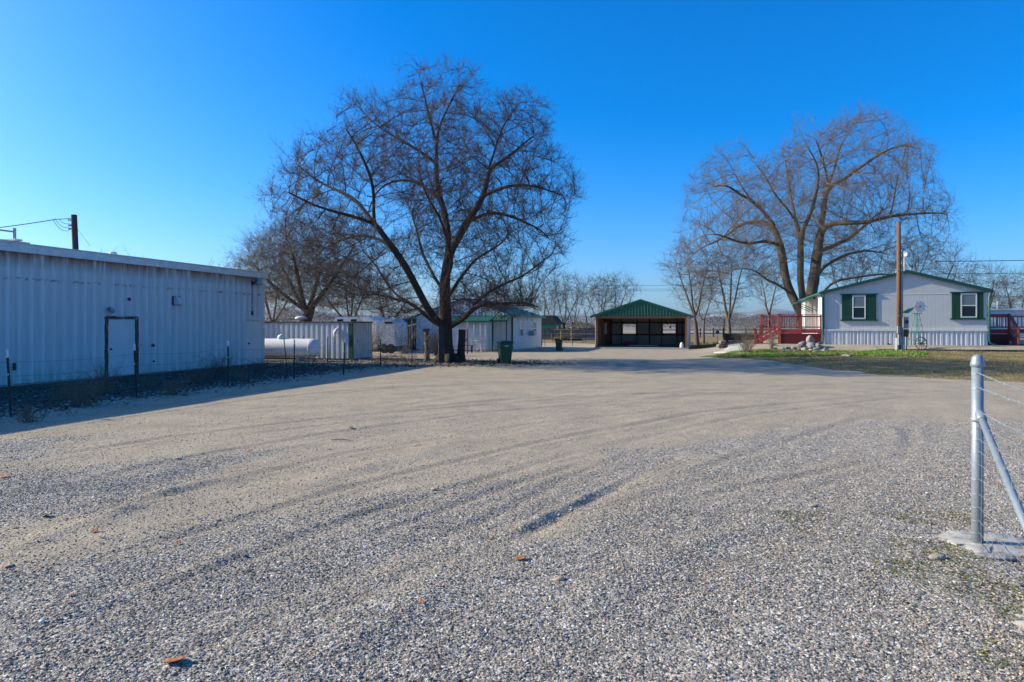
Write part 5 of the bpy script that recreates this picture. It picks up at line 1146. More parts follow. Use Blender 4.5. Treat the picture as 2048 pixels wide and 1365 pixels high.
for z in heights_b+heights_m[:-1]:
    ring = [Vector((math.cos(a)*(PR+.003), math.sin(a)*(PR+.003), z+.006*math.sin(a+1)+.002*math.sin(3*a))) for a in np.linspace(0, 2*math.pi, 19)]
    MB().tube(ring, .0016, 5).build('wire_wrap', M['wire'], t)
wf = thing('wire_fence', 'barbed and netted wire fence strung from the near pipe post towards the viewer', 'fence', (pp.x, pp.y, pz))
LW = 5.2
def loc(s, z): return Vector((FD.x*s, FD.y*s, z))
side = Vector((FD.y, -FD.x, 0))
for z, sag in zip(heights_b, (.10, .03, .06)):
    n = 120; g = MB()
    for ph in (0, math.pi):
        g.tube([loc(PR*.6+LW*i/n, z-sag*math.sin(math.pi*min(1, i/n*1.6))*.5+.0028*math.sin(i*1.3+ph))+side*(.0028*math.cos(i*1.3+ph)+.004) for i in range(n+1)], .0022, 4)
    for k in range(44):
        s = .14+k*.115; zz = z-sag*math.sin(math.pi*min(1, s/LW*1.6))*.5; c = loc(s, zz)+side*.004
        for q in range(2): a = rnd.uniform(0, 3.14); v = (side*math.cos(a)+Vector((0,0,1))*math.sin(a))*.016+FD*rnd.uniform(-.006,.006); g.tube([c-v, c+v], .0011, 3)
    w = g.build('barbed_wire', M['wire'], wf)
def mz(z, s): return z*(1+.012*math.sin(s*3))
for z in heights_m:
    g = MB(); pts = [loc(PR*.5+LW*i/90, mz(z, LW*i/90)+.006*math.sin(i*.9+z*9))+side*.004*math.sin(i*.7) for i in range(91)]; g.tube(pts, .0017, 4).build('net_wire', M['wire'], wf)
g = MB()
for k in range(34): s = .12+k*.15; g.tube([loc(s+.01*math.sin(k+zz*5), mz(zz, s))+side*(.002+.004*math.sin(zz*7+k)) for zz in heights_m], .0014, 4).build('net_stay', M['wire'], wf); g = MB()
def tpost(x, y, label, h=1.3, lean=(0, 0), group='steel fence posts in front of the barn', tip=True):
    z = gh(x, y); t = thing('steel_fence_post', label, 'fence post', (x, y, z), rnd.uniform(-.3, .3), group)
    sh = Matrix(((1,0,lean[0],0),(0,1,lean[1],0),(0,0,1,0),(0,0,0,1)))
    g = MB().box(-.022, .022, -.004, .004, -.3, h-.16 if tip else h, sh).box(-.004, .004, .0041, .038, -.3, h-.16 if tip else h, sh)
    for k in range(14): zz = .1+k*.075; g.box(-.012, .012, -.011, -.0041, zz, zz+.02, sh)
    g.build('stake', M['tpost'], t)
    if tip: MB().box(-.0225, .0225, -.0045, .0045, h-.158, h, sh).box(-.0045, .0045, .0046, .0385, h-.158, h, sh).build('painted_tip', M['whiteplastic'], t)
    MB().box(-.012, .012, -.03, -.012, h*.62, h*.62+.03, sh).build('wire_clip', M['frame'], t)
    return t
q = fp(3.4, 0); tt = tpost(q.x, q.y, 'first steel post of the near wire fence past the pipe post', 1.35, group='posts of the near wire fence'); fq = fp(LW, 0)
tpost(fq.x, fq.y, 'end steel post of the near wire fence beside the viewer', 1.35, group='posts of the near wire fence')
# concrete collar round the post: ragged low slab
def blob(name, label, cat, poly, z0, z1, m, kind=None, wob=.0, seed=1, group=None, follow=False):
    rs = np.random.RandomState(seed); n = len(poly); P_ = []
    for i in range(n):
        a = Vector(poly[i]); b = Vector(poly[(i+1) % n])
        for k in range(5): P_.append(a.lerp(b, k/5)+Vector((rs.normal(0, wob), rs.normal(0, wob))))
    c = sum(P_, Vector((0, 0)))/len(P_); g = MB(); R3 = []
    for f, z in ((1.0, z0), (.985, z1*.75+z0*.25), (.93, z1), (.55, z1+.004), (.2, z1+.004)):
        R3.append([(c.x+(p.x-c.x)*f, c.y+(p.y-c.y)*f, (z if not follow else gh(c.x+(p.x-c.x)*f, c.y+(p.y-c.y)*f)+z)+rs.normal(0, .0022)) for p in P_])
    m_ = len(P_); g.v = [v for r in R3 for v in r]
    for i in range(len(R3)-1):
        for k in range(m_): g.f.append((i*m_+k, i*m_+(k+1) % m_, (i+1)*m_+(k+1) % m_, (i+1)*m_+k))
    g.f.append(tuple((len(R3)-1)*m_+k for k in range(m_)))
    o = g.build(name, m, None, True); return tag(o, label, cat, group, kind)
def gpts(L): return [tuple(GG(*p))[:2] for p in L]
zc = pz
M['conc2'] = mat('rough_pale_concrete', (.46,.44,.39), (.33,.315,.28), 14, .95, .7, c3=(.20,.18,.15), s3=9, t3=.53, bscale=90, bdist=.006)
blob('concrete_footing', 'ragged pale concrete footing poured round the near pipe post', 'footing', gpts([(1862,1072),(1895,1063),(1955,1062),(2010,1070),(2060,1080),(2120,1098),(2100,1112),(2040,1114),(1985,1112),(1945,1104),(1905,1090)]), zc-.05, zc+.008, M['conc2'], None, .012, 3)
blob('concrete_footing', 'second patch of pale concrete at the right edge below the fence wires', 'footing', gpts([(2022,1250),(2040,1218),(2085,1195),(2140,1200),(2160,1260),(2090,1275),(2045,1266)]), zc-.05, zc+.006, M['conc2'], None, .02, 4)
def stone(name, label, cat, x, y, z, sx, sy, sz, rz, m, seed=1, parent=None, group=None, rough=.18, sub=3):
    rs = np.random.RandomState(seed); import bmesh
    bm = bmesh.new(); bmesh.ops.create_icosphere(bm, subdivisions=sub, radius=1.0); ph = rs.uniform(0, 9, 6)
    pl = [(Vector(rs.normal(0, 1, 3)).normalized(), rs.uniform(.62, .9)) for _ in range(7)] if rough > .1 else []
    for v in bm.verts:
        p = v.co.copy(); d = 1+rough*.5*(math.sin(p.x*2.3+ph[0])*math.cos(p.y*2.1+ph[1])+math.sin(p.z*2.7+ph[2]+p.x*1.5))
        p *= d
        for nrm, off in pl:
            e = p.dot(nrm)-off
            if e > 0: p -= nrm*e*.85
        v.co = Vector((p.x*sx, p.y*sy, p.z*sz))
    me = bpy.data.meshes.new(name); bm.to_mesh(me); bm.free(); me.materials.append(m); o = bpy.data.objects.new(name, me); C.link(o)
    me.polygons.foreach_set('use_smooth', [rough < .1]*len(me.polygons)); o.location = (x, y, z); o.rotation_euler = (0, 0, rz)
    if parent: o.parent = parent
    if label: tag(o, label, cat, group)
    return o
for px, py, a, b, c, rz, m, lb in ((1875, 1118, .068, .04, .026, .1, 'rock_tan', 'smooth oval tan stone lying left of the concrete footing'), (1990, 1116, .14, .05, .022, -.35, 'rock_grey', 'long flat grey stone lying against the concrete footing'),
        (1120, 1161, .035, .022, .016, .3, 'leafpale', 'small pale cream stone in the middle of the near gravel'), (243/2048*0+84, 1246, .018, .014, .012, 0, 'whiteplastic', 'small white pebble in the lower left gravel'),
        (1626, 1014, .05, .035, .016, .2, 'rock_tan', 'flat tan stone right of the wheel rut')):
    p = GG(px, py); stone('stone', lb, 'stone', p.x, p.y, p.z+c*.5, a, b, c, rz, M[m], int(px), rough=.06)
# clumps of moss by the footing
# ---------------------------------------------------------------- fallen leaves
def leaf(px, py, size, m, label, sd):
    rs = np.random.RandomState(sd); p = GG(px, py); n = 14; g = MB(); outl = []
    for i in range(n):
        a = 2*math.pi*i/n; r = size*(.30+.20*abs(math.cos(2.5*a))+rs.uniform(-.05, .05)); outl.append((r*math.cos(a)*1.15, r*math.sin(a)*.8))
    R_ = []; k = size*.2
    for f, lift in ((1, 1), (.6, .55), (.25, .25)):
        R_.append([(x*f, y*f, lift*(.55*k*((x*f/size)**2*2.2+abs(y*f)/size*1.2)+rs.uniform(0, .16)*k)) for x, y in outl])
    g.v = [v for r in R_ for v in r]+[(0, 0, 0)]
    for i in range(2):
        for j in range(n): g.f.append((i*n+j, i*n+(j+1) % n, (i+1)*n+(j+1) % n, (i+1)*n+j))
    for j in range(n): g.f.append((2*n+j, 2*n+(j+1) % n, 3*n))
    o = g.build('fallen_leaf', M[m], None, True); o.location = (p.x, p.y, p.z+.012); o.rotation_euler = (rs.uniform(-.3, .3), rs.uniform(-.3, .3), rs.uniform(0, 6))
    sm = o.modifiers.new('thickness', 'SOLIDIFY'); sm.thickness = .0012
    # a short stalk is part of the same leaf mesh
    tag(o, label, 'leaf', 'dry leaves scattered over the gravel')
LV = [(350,1326,.15,'leaf','largest curled brown leaf near the bottom edge left of centre'),(138,1208,.085,'leafpale','pale curled leaf low on the left gravel'),(142,1194,.05,'leaf','small brown leaf just above the pale one low on the left'),
 (93,1033,.07,'leaf','orange flat leaf left of the loose gravel ridge'),(12,1135,.075,'leafpale','pale leaf at the left edge, lower of the two there'),(8,955,.09,'leaf','long brown leaf at the left edge, upper one'),
 (28,1055,.06,'leafpale','pale leaf below the orange leaf near the left edge'),(188,1064,.06,'leaf','bright orange brown leaf right of the loose gravel ridge'),(200,1077,.045,'leafpale','small pale leaf beneath the bright orange one'),
 (356,1090,.05,'leaf','small rust coloured leaf alone on the left gravel'),(489,1117,.045,'leaf','small reddish leaf between the left ridges'),(128,966,.04,'leaf','tiny leaf far left above the ridge'),
 (355,918,.07,'leafpale','flat pale leaf on the smooth gravel at left'),(497,906,.06,'leaf','dark brown leaf on the smooth gravel, left of the stick'),(656,900,.075,'leafpale','tan leaf just below the thin stick'),
 (836,891,.07,'leafpale','pale leaf right of the thin stick'),(702,858,.09,'leaf','orange leaf farthest up the yard, above the stick'),(1040,1122,.085,'leaf','curled orange leaf below the deep rut'),
 (1071,1151,.04,'leaf','small dark red leaf between curled leaf and cream stone'),(866,982,.045,'leafpale','small pale leaf above the left track line'),(903,988,.06,'leafpale','tan leaf just right of the small one by the track line'),
 (1131,877,.06,'leafpale','small tan leaf in the middle distance of the yard'),(844,1214,.045,'leaf','dark leaf fragment in the lower middle gravel'),(395,1270,.035,'leaf','brown fragment above the largest leaf'),(464,952,.04,'leafpale','faint pale leaf on the left ridge crest'),
 (583,925,.04,'leafpale','faint pale leaf between stick and left ridge'),(1620,901,.06,'leaf','dark reddish leaf at the right of the yard')]
for i, L_ in enumerate(LV): leaf(L_[0], L_[1], L_[2]*(1.25 if L_[1] < 1150 else .8), *L_[3:], 200+i)
p = GG(662, 882); q = GG(708, 884); g = MB().tube([p+Vector((0,0,.015)), p.lerp(q, .5)+Vector((0,.02,.03)), q+Vector((0,0,.02))], [.006,.008,.004], 6)
tag(g.build('stick', M['litterstick'], None), 'thin dark stick lying on the gravel in the middle left', 'stick')
# ---------------------------------------------------------------- fence line before the barn
fl = [(22, 13.3, 'leftmost leaning steel post in front of the barn', (-.06, .02)), (273, 16.9, 'steel post in front of the rotten framed barn door', (-.05, 0)), (456, 20.3, 'steel post in front of the barn between door and dry shrub', (0, 0)),
      (588, 22.3, 'steel post before the middle of the propane tank', (.01, 0)), (687, 24.6, 'steel post before the right half of the storage container', (.04, 0)), (761, 29.6, 'steel post at the left end of the lean-to shed', (0, 0)), (824, 32.0, 'steel post between the lean-to shed and the tallest tree', (0, 0))]
FLp = []
for px, Y_, lb, ln in fl:
    x = (px-1024)/F*Y_; tpost(x, Y_, lb, 1.32, ln); FLp.append(Vector((x, Y_, gh(x, Y_))))
for px, py, Y_, lb in ((573, 728, 26.5, 'leaning rusty rod beside the propane tank'), (655, 722, 31, 'short rusty rod before the container'), (744, 720, 33, 'thin rusty rod right of the container corner')):
    x = (px-1024)/F*Y_; z = gh(x, Y_); tag(MB().tube([(x-.10 if px < 600 else x, Y_, z+1.25), (x+.05 if px < 600 else x, Y_, z-.2)], .018, 6).build('metal_rod', M['rust'], None), lb, 'rod')
wf2 = thing('wire_fence', 'sagging thin wire netting along the steel posts before the barn and tank', 'fence', tuple(FLp[0]))
ext = [FLp[0]+(FLp[0]-FLp[1])*1.6]+FLp
o0 = FLp[0]
for z in (1.08, .80, .52, .24):
    pts = []
    for a, b in zip(ext[:-1], ext[1:]):
        for k in range(8): f = k/8; q = a.lerp(b, f); pts.append(q-o0+Vector((0, 0, z-.05*math.sin(f*math.pi))))
    pts.append(ext[-1]-o0+Vector((0, 0, z))); MB().tube(pts, .0022, 4).build('line_wire', M['cable'], wf2)
g = MB(); k = 0
for a, b in zip(ext[3:-1], ext[4:]):
    L = (b-a).length; n = int(L/.16)
    for i in range(n): q = a.lerp(b, i/n)-o0; g.tube([q+Vector((0, 0, .03)), q+Vector((0, 0, 1.08-.05*math.sin(i/n*math.pi)))], .0015, 3)
o = g.build('netting', M['cable'], wf2)
# ---------------------------------------------------------------- posts, bins and small yard things near the big tree
p = GG(882, 727); t = thing('timber_post', 'thick dark square timber post standing left of the tallest tree trunk', 'post', tuple(p), .2)
MB().box(-.12, .12, -.11, .11, -.2, 1.72).build('post', M['darkpole'], t, bevel=.02)
p = GG(850, 724); t = thing('vine_stump', 'weathered brown stump wrapped in dry vine left of the dark timber post', 'stump', (p.x, p.y+.6, p.z))
MB().tube([(0,0,-.1),(.03,0,.5),(-.02,.02,1.0),(.0,0,1.46)], [.15,.13,.11,.12], 9).build('stump', M['oldwood'], t); MB().box(-.16, .15, -.14, .13, 1.462, 1.60).build('top_block', M['oldwood'], t)
g = MB()
for i in range(60):
    a = rnd.uniform(0, 6.28); r = rnd.uniform(.13, .25); z = rnd.uniform(0, 1.2); g.tube([(r*math.cos(a), r*math.sin(a), z), (r*1.1*math.cos(a+.8), r*1.1*math.sin(a+.8), z+rnd.uniform(-.1, .35)), (r*1.5*math.cos(a+1.3), r*1.5*math.sin(a+1.3), z+rnd.uniform(-.2, .3))], .008, 3)
g.build('vine', M['litterstick'], t)
def bin_(px, py, label, s=1.0, rz=.15):
    p = GG(px, py); t = thing('wheelie_bin', label, 'bin', (p.x, p.y, p.z), rz, 'green wheelie bins'); t.scale = (s, s, s)
    g = MB(); 
    for z0, z1, a0, a1 in ((.03, .98, .0, .0),):
        b = [(-.24,-.27),(.24,-.27),(.24,.27),(-.24,.27)]; tp = [(-.34,-.36),(.34,-.36),(.34,.36),(-.34,.36)]
    def ring(f, z, k=.05):
        r = []
        x = .235+.075*f; y = .26+.09*f
        for sx, sy in ((-1,-1),(1,-1),(1,1),(-1,1)):
            c = [(sx*(x-k), sy*y), (sx*x, sy*(y-k))]; 
            if sx*sy > 0: c = c[::-1]
            r += [(a, b_, z) for a, b_ in (c if sx*sy < 0 else c)]
        return r
    zs = [(0, .03), (.05, .10), (.5, .50), (.78, .74), (.79, .76), (.86, .775), (.9, .96)]; rr = [ring(f, z) for f, z in zs]
    for i, r in enumerate(rr):
        r.sort(key=lambda q: math.atan2(q[1], q[0]))
    g.v = [v for r in rr for v in r]
    for i in range(len(rr)-1):
        for k in range(8): g.f.append((i*8+k, i*8+(k+1) % 8, (i+1)*8+(k+1) % 8, (i+1)*8+k))
    g.f.append(tuple(range(7, -1, -1))); g.f.append(tuple((len(rr)-1)*8+k for k in range(8)))
    g.build('body', M['bin'], t, bevel=.012)
    MB().box(-.345, .345, -.40, .385, .961, .99).build('rim', M['bin'], t, bevel=.01)
    MB().prism([(-.33,.991),(.33,.991),(.29,1.04),(.12,1.075),(-.12,1.075),(-.29,1.04)], -.38, .33).build('lid', M['bin'], t, bevel=.015)
    MB().tube([(-.26,.42,1.0),(.26,.42,1.0)], .02, 8).box(-.28, -.24, .33, .44, .975, 1.02).box(.24, .28, .33, .44, .975, 1.02).build('handle', M['bin'], t)
    for x in (-.31, .25): MB().tube([(x, .24, .125), (x+.06, .24, .125)], .125, 18).build('wheel', M['black'], t)
    MB().box(-.10, .10, -.356, -.347, .80, .86).build('label_plate', mat('faded_print', (.25,.42,.32), (.15,.3,.2), 20, .6, 0), t)
    return t
bin_(1010, 728, 'large dark green wheelie bin standing right of the tallest tree', 1.0, .25)
p = GG(1118, 702); b2 = bin_(1118, 702, 'small distant green bin standing between the workshop and the open garage', .74, -.2)
# bench, stool and rust pole before the workshop
p = GG(934, 706); t = thing('bench', 'small dark plank bench standing before the workshop wall', 'bench', (p.x, p.y, p.z), -.25)
MB().box(-.42, .42, -.14, .14, .46, .50).build('seat', M['darkpole'], t)
for x in (-.36, .30):
    for y in (-.11, .07): MB().box(x, x+.05, y, y+.04, 0, .459).build('leg', M['darkpole'], t)
p = GG(935, 708); t = thing('rusty_pole', 'thin rusty pole with a pale top before the workshop wall', 'pole', (p.x, p.y, p.z)); MB().tube([(0,0,-.1),(0,0,1.5)], .045, 8).build('shaft', M['rust'], t); MB().tube([(0,0,1.501),(0,0,2.0)], .036, 8).build('sleeve', M['galv'], t)
p = FW.w(FW.hit(960, 700, -2.2)[0], -2.2); t = thing('garden_table', 'small wire legged table with a thin top before the workshop wall', 'table', tuple(p))
MB().lathe([(.01,.74),(.40,.74),(.41,.755),(.40,.77),(.01,.77)], 20).build('table_top', M['grey'], t)
for k in range(5): a = 2*math.pi*k/5; MB().tube([(.05*math.cos(a), .05*math.sin(a), .739), (.06*math.cos(a), .06*math.sin(a), .4), (.36*math.cos(a), .36*math.sin(a), 0)], .012, 5).build('leg', M['frame'], t)
# ---------------------------------------------------------------- power pole on the left, service pole on the right, cables
x, y = at(148, 38.0); t = thing('utility_pole', 'dark utility pole rising behind the long barn', 'utility pole', (x, y, 0))
MB().tube([(.35,0,-.2),(.0,0,7.92)], [.17,.15], 14).build('pole', M['darkpole'], t)
top = Vector((x, y, 7.4))
g = MB()
for z, h2 in ((7.7, 7.75),): pass
for k, (a, b) in enumerate(((7.63, .0), (7.35, .1), (7.15, .2))):
    MB().tube([(-.15,0,a),(-.32,0,a)], .045, 8).build('insulator', M['grey'], t)
lc = MB(); far = at(-560, 36.0); farp = Vector((far[0], 36.0, H_(462, 36)))
def cable(name, label, pts, r=.016, sag=.3, n=24, group=None):
    g = MB()
    for a, b in pts:
        a = Vector(a); b = Vector(b); g.tube([a.lerp(b, i/n)+Vector((0, 0, -sag*4*(i/n)*(1-i/n))) for i in range(n+1)], r, 5)
    return tag(g.build(name, M['cable'], None), label, 'cable', group)
pj = P(112, 439, 38); cable('service_cable', 'twisted black service cable leaving the left utility pole', [(P(146, 436, 38), pj)], .02, .02, 8)
o = bpy.context.scene.objects['service_cable']
g = MB().tube([pj.lerp(farp, i/24)+Vector((0, 0, -.6*4*(i/24)*(1-i/24))) for i in range(25)], .024, 5)
tag(g.build('service_cable', M['cable'], None), 'long black cable running off to the left edge from the barn pole', 'cable')
for i, (a, b, sg) in enumerate((((110,438),(143,451),.28), ((106,440),(144,457),.35), ((118,438),(140,446),.15))):
    A_ = P(*a, 38); B_ = P(*b, 38); tag(MB().tube([A_.lerp(B_, k/10)+Vector((0, 0, -sg*4*(k/10)*(1-k/10))) for k in range(11)], .014, 5).build('drip_loop', M['cable'], None), ('lowest','outer','inner and shortest')[i]+' thin looped wire hanging beside the left utility pole', 'wire', 'drip loops at the left utility pole')
A_ = P(150, 452, 38); B_ = P(180, 492, 37.5); g = MB(); n = 14
for k in range(n): g.tube([A_.lerp(B_, k/n), A_.lerp(B_, (k+.7)/n)], .022, 5)
gw = MB().tube([A_, B_], .010, 4).build('guy_wire', M['cable'], None); tag(gw, 'slanting guy wire strung from the left utility pole down to the barn roof', 'wire')
p = GG(1798, 703); t = thing('service_pole', 'brown timber service pole with meter boxes standing before the mobile home', 'utility pole', tuple(p))
MB().tube([(0,0,-.3),(0,0,3.5),(-.02,0,7.35)], [.135,.125,.105], 16).build('pole', M['pole'], t, True)
MB().tube([(.16,-.05,-.1),(.165,-.05,1.2),(.165,-.05,5.6),(.19,-.05,5.75),(.27,-.05,5.72)], .035, 8).build('conduit', M['grey'], t)
MB().lathe([(.04,0),(.075,.02),(.08,.10),(.03,.17)], 12, Matrix.Translation((.24,-.05,5.68))).build('weatherhead', M['grey'], t, True)
MB().box(-.16, .02, -.24, -.14, .35, .95).build('breaker_box', M['grey'], t); MB().box(-.19, -.03, -.22, -.12, 1.02, 1.42).build('outlet_box', M['grey'], t)
m_ = MB().box(.12, .42, -.22, -.09, 1.28, 1.95).build('meter_box', M['grey'], t); MB().tube([(.27,-.221,1.66),(.27,-.34,1.66)], .095, 18).build('meter_dial', M['glass'], m_)
MB().box(.20, .44, -.20, -.09, .82, 1.25).build('switch_box', M['rust'], t)
for x in (.22, .36): MB().tube([(x,-.12,-.1),(x,-.12,.82)], .028, 8).build('riser_pipe', M['grey'], t)
MB().box(-.17, .17, -.12, .12, -.1, .75).build('post_sleeve', M['grey'], t)
for z in (.6, 2.0, 4.6): MB().tube([(math.cos(a)*.16, math.sin(a)*.16, z) for a in np.linspace(0, 6.28, 13)], .012, 5).build('strap', M['galv'], t)
gc = 'overhead wires on the right'
cable('overhead_wire', 'upper dark overhead wire leaving the right edge', [(P(1870, 523, 62), P(2400, 508, 55))], .03, .15)
cable('overhead_wire', 'lower thin overhead wire above the white trailer', [(P(1880, 548, 70), P(2400, 535, 60))], .02, .15)
cable('overhead_wire', 'thin wires stretched across the gap above the open garage', [(P(1180, 571, 160), P(1480, 570, 160)), (P(1180, 578, 160), P(1480, 577.5, 160)), (P(1180, 581.5, 160), P(1480, 581, 160))], .028, .1)
# ---------------------------------------------------------------- garden windmill and wagon wheel
p = FH.w(FH.hit(1834, 690, -1.1)[0], -1.1); p.z = gh(p.x, p.y); zb = p.z
t = thing('garden_windmill', 'small teal garden windmill with a white wheel before the mobile home', 'windmill', (p.x, p.y, zb), .1)
sc_ = 1.0; h = 1.93
for sx in (-1, 1):
    for sy in (-1, 1): MB().tube([(sx*.36, sy*.36, -.02), (sx*.07, sy*.07, h)], .016, 6).build('leg', M['teal'], t)
g = MB()
for z in (.4, .85, 1.25, 1.6):
    r = .36-.29*z/h
    for a, b in (((-r,-r),(r,-r)),((r,-r),(r,r)),((r,r),(-r,r)),((-r,r),(-r,-r))): g.tube([(a[0], a[1], z), (b[0], b[1], z)], .009, 4)
zz = [.02,.4,.85,1.25,1.6]
for z0, z1 in zip(zz[:-1], zz[1:]):
    r0 = .36-.29*z0/h; r1 = .36-.29*z1/h; g.tube([(-r0,-r0,z0),(r1,-r1,z1)], .007, 4).tube([(r0,-r0,z0),(-r1,-r1,z1)], .007, 4)
g.build('lattice_brace', M['teal'], t); MB().box(-.24, .24, -.10, .10, h, h+.03).build('platform', M['darkpole'], t)
MB().tube([(0,0,h+.03),(0,0,h+.42)], .018, 6).build('mast', M['teal'], t)
w = MB().tube([(.02,-.20,h+.42),(.02,-.26,h+.42)], .035, 10).build('wheel_hub', M['rust'], t)
for k in range(9):
    a = 2*math.pi*k/9; Mk = Matrix.Translation((.02,-.23,h+.42)) @ Matrix.Rotation(a, 4, 'Y') @ Matrix.Rotation(.0, 4, 'Z')
    MB().add([Mk @ Vector(v) for v in ((-.02,0,.05),(.03,-.012,.05),(.10,-.03,.33),(-.07,.012,.35),(-.02,.006,.05),(.03,-.006,.05),(.10,-.024,.33),(-.07,.018,.35))], [(0,1,2,3),(7,6,5,4),(0,4,5,1),(2,6,7,3),(1,5,6,2),(0,3,7,4)]).build('blade', M['whiteplastic'], w)
MB().prism([(-.14,.40),(-.55,.30),(-.95,.10),(-.72,.02),(-.5,.06),(-.3,.22)], -.005, .005, Matrix.Translation((0,0,h))).tube([(0,0,h+.42),(-.3,0,h+.3)], .012, 5).build('tail_vane', M['teal'], t)
p = FH.w(FH.hit(1836, 690, -1.3)[0], -1.3); t = thing('wagon_wheel', 'old wooden wagon wheel leaning at the foot of the garden windmill', 'wheel', (p.x, p.y-.35, gh(p.x, p.y-.35)+.02), .1)
rw = .36; Mt = Matrix.Rotation(-.12, 4, 'X') @ Matrix.Translation((0,0,rw-.03))
MB().tube([Mt @ Vector((rw*math.cos(a), 0, rw*math.sin(a))) for a in np.linspace(0, 2*math.pi, 33)], .024, 6, False).build('rim', M['rotwood'], t)
for k in range(12): a = math.pi*2*k/12; MB().tube([Mt @ Vector((.05*math.cos(a),0,.05*math.sin(a))), Mt @ Vector((rw*math.cos(a),0,rw*math.sin(a)))], .013, 5).build('spoke', M['rotwood'], t)
MB().tube([Mt @ Vector((0,-.06,0)), Mt @ Vector((0,.06,0))], .06, 12).build('hub', M['rotwood'], t)
# ---------------------------------------------------------------- rocks round the bed by the deck
rk = 'rocks round the flower bed by the red deck'
rocks = [(1567,707,.18,'rock_dark','dark rock'),(1578,706,.22,'rock_grey','grey rock'),(1590,707,.17,'rock_red','reddish rock'),(1599,706,.16,'rock_red','rust coloured rock'),(1610,706,.15,'rock_dark','blue black rock'),(1620,707,.15,'rock_red','brown red rock'),(1630,707,.17,'rock_grey','flat grey rock'),
 (1640,706,.15,'rock_dark','small dark rock'),(1648,705,.16,'rock_tan','pale rock'),(1655,704,.15,'rock_red','wine red rock'),(1622,703,.17,'rock_tan','tan rock'),(1612,701,.16,'rock_tan','sandy rock'),(1632,701,.2,'rock_grey','grey boulder'),(1642,699,.18,'rock_tan','buff rock'),(1651,700,.15,'rock_grey','grey rock'),
 (1600,700,.16,'rock_tan','sand coloured rock'),(1588,699,.17,'rock_grey','light grey rock'),(1576,700,.18,'rock_red','pinkish rock'),(1565,699,.15,'rock_grey','grey rock'),(1552,700,.15,'rock_grey','blue grey rock'),(1546,697,.17,'rock_tan','whitish rock'),(1540,699,.12,'rock_grey','grey rock'),(1610,696,.24,'rock_tan','tan boulder')]
pos_w = ['at the front left end of the bed','second in the front row of the bed','third in the front row of the bed','fourth in the front row of the bed','fifth in the front row of the bed','sixth in the front row of the bed','seventh in the front row of the bed','eighth in the front row of the bed','ninth in the front row of the bed','at the right end of the front row',
 'right behind the front row, under the boulder pile','left foot of the boulder pile','in the middle of the boulder pile','right side of the boulder pile','lowest right of the boulder pile','just left of the boulder pile','behind the grass of the bed, left of centre','in the back row before the lattice','beside the front deck post','left of the front deck post','leaning by the deck steps','outermost left by the deck steps','left shoulder of the boulder pile']
for i, (px, py, s, m, lb) in enumerate(rocks):
    p = G(px, py); z = gh(p.x, p.y); stone('rock', lb+' '+pos_w[i], 'rock', p.x, p.y, z+s*.35, s, s*.8, s*.62, rnd.uniform(0, 3), M[m], 300+i, None, rk)
p = G(1622, 699); z = gh(p.x, p.y); stone('boulder', 'largest pitted grey boulder standing upright on the rock pile by the deck', 'rock', p.x+.05, p.y+.3, z+.52, .27, .22, .30, .4, M['rock_tan'], 78, None, rk)
for i, (dx, dy, s, zz) in enumerate(((-.55,.1,.24,.18),(.45,.0,.24,.15),(-.1,-.3,.24,.14),(.1,.25,.34,.2),(-.35,.45,.26,.3))):
    stone('rock', ('left','right','front','rear','upper left')[i]+' supporting rock under the largest boulder', 'rock', p.x+dx, p.y+dy, z+zz, s, s*.85, s*.7, i, M['rock_tan' if i % 2 else 'rock_grey'], 350+i, None, rk)
# flat stepping slabs and the log heap left of the deck
for i, (poly, lb) in enumerate((([(1446,701),(1462,694),(1487,691),(1490,697),(1468,703)], 'larger flat pale slab of the path left of the deck'), ([(1427,706),(1445,702),(1470,703),(1462,707)], 'thin pale slab lying nearest the gravel yard'), ([(1468,707),(1500,705),(1502,708),(1470,709)], 'narrow pale slab beside the bare shrub'), ([(1680,711),(1690,709),(1706,711),(1700,714)], 'blue grey slab in the grass before the mobile home'))):
    pts = gpts(poly); z = gh(*pts[0]); zz = max(gh(*q) for q in pts); blob('path_slab', lb, 'slab', pts, -.06, .05, M['slab'] if i < 3 else M['rock_grey'], None, .02, 30+i, None, True)
p = GG(1443, 697); x0, y0 = p.x, p.y
for i, (dx, dz, m) in enumerate(((-.15,.14,'oldwood'),(.2,.14,'rotwood'),(.0,.38,'oldwood'))):
    tag(MB().tube([(x0+dx, y0-.3, p.z+dz), (x0+dx+.1, y0+.6, p.z+dz)], .13, 12).build('log', M[m], None), ('left','right','upper')[i]+' log of the small heap left of the path slabs', 'log', 'logs left of the path')
for i, (dx, dy, s) in enumerate(((.75,-.1,.17),(1.05,.1,.2),(1.3,-.05,.15),(.95,-.2,.14),(1.15,.2,.2))):
    stone('rock', ('white rock next to the logs','middle white rock of the heap by the logs','white rock nearest the path slab','small white rock before the heap by the logs','pale rock behind the heap by the logs')[i], 'rock', x0+dx, y0+dy, p.z+s*.5, s, s*.8, s*.7, i, M['rock_tan'], 370+i, None, 'pale rocks by the logs')
p = GG(1435, 690); t = thing('bird_feeder', 'thin dark pole with a small bird feeder on the back lawn', 'bird feeder', (p.x, p.y, p.z)); MB().tube([(0,0,-.1),(0,0,.95)], .018, 6).build('pole', M['cable'], t); MB().prism([(-.13,.951),(.13,.951),(.13,1.05),(0,1.2),(-.13,1.05)], -.1, .1).build('feeder', M['darkpole'], t)
p = Vector((*at(1450, 56), 0)); t = thing('feed_trough', 'long low black trough on the grass left of the red deck', 'trough', (p.x, 56, gh(p.x, 56)), -.1)
MB().prism([(0,.25),(0,.75),(3.0,.70),(3.0,.25)], 0, .7).build('body', M['black'], t); MB().box(-.03, 3.03, -.03, .73, .751, .80).build('rim', M['darkpole'], t)
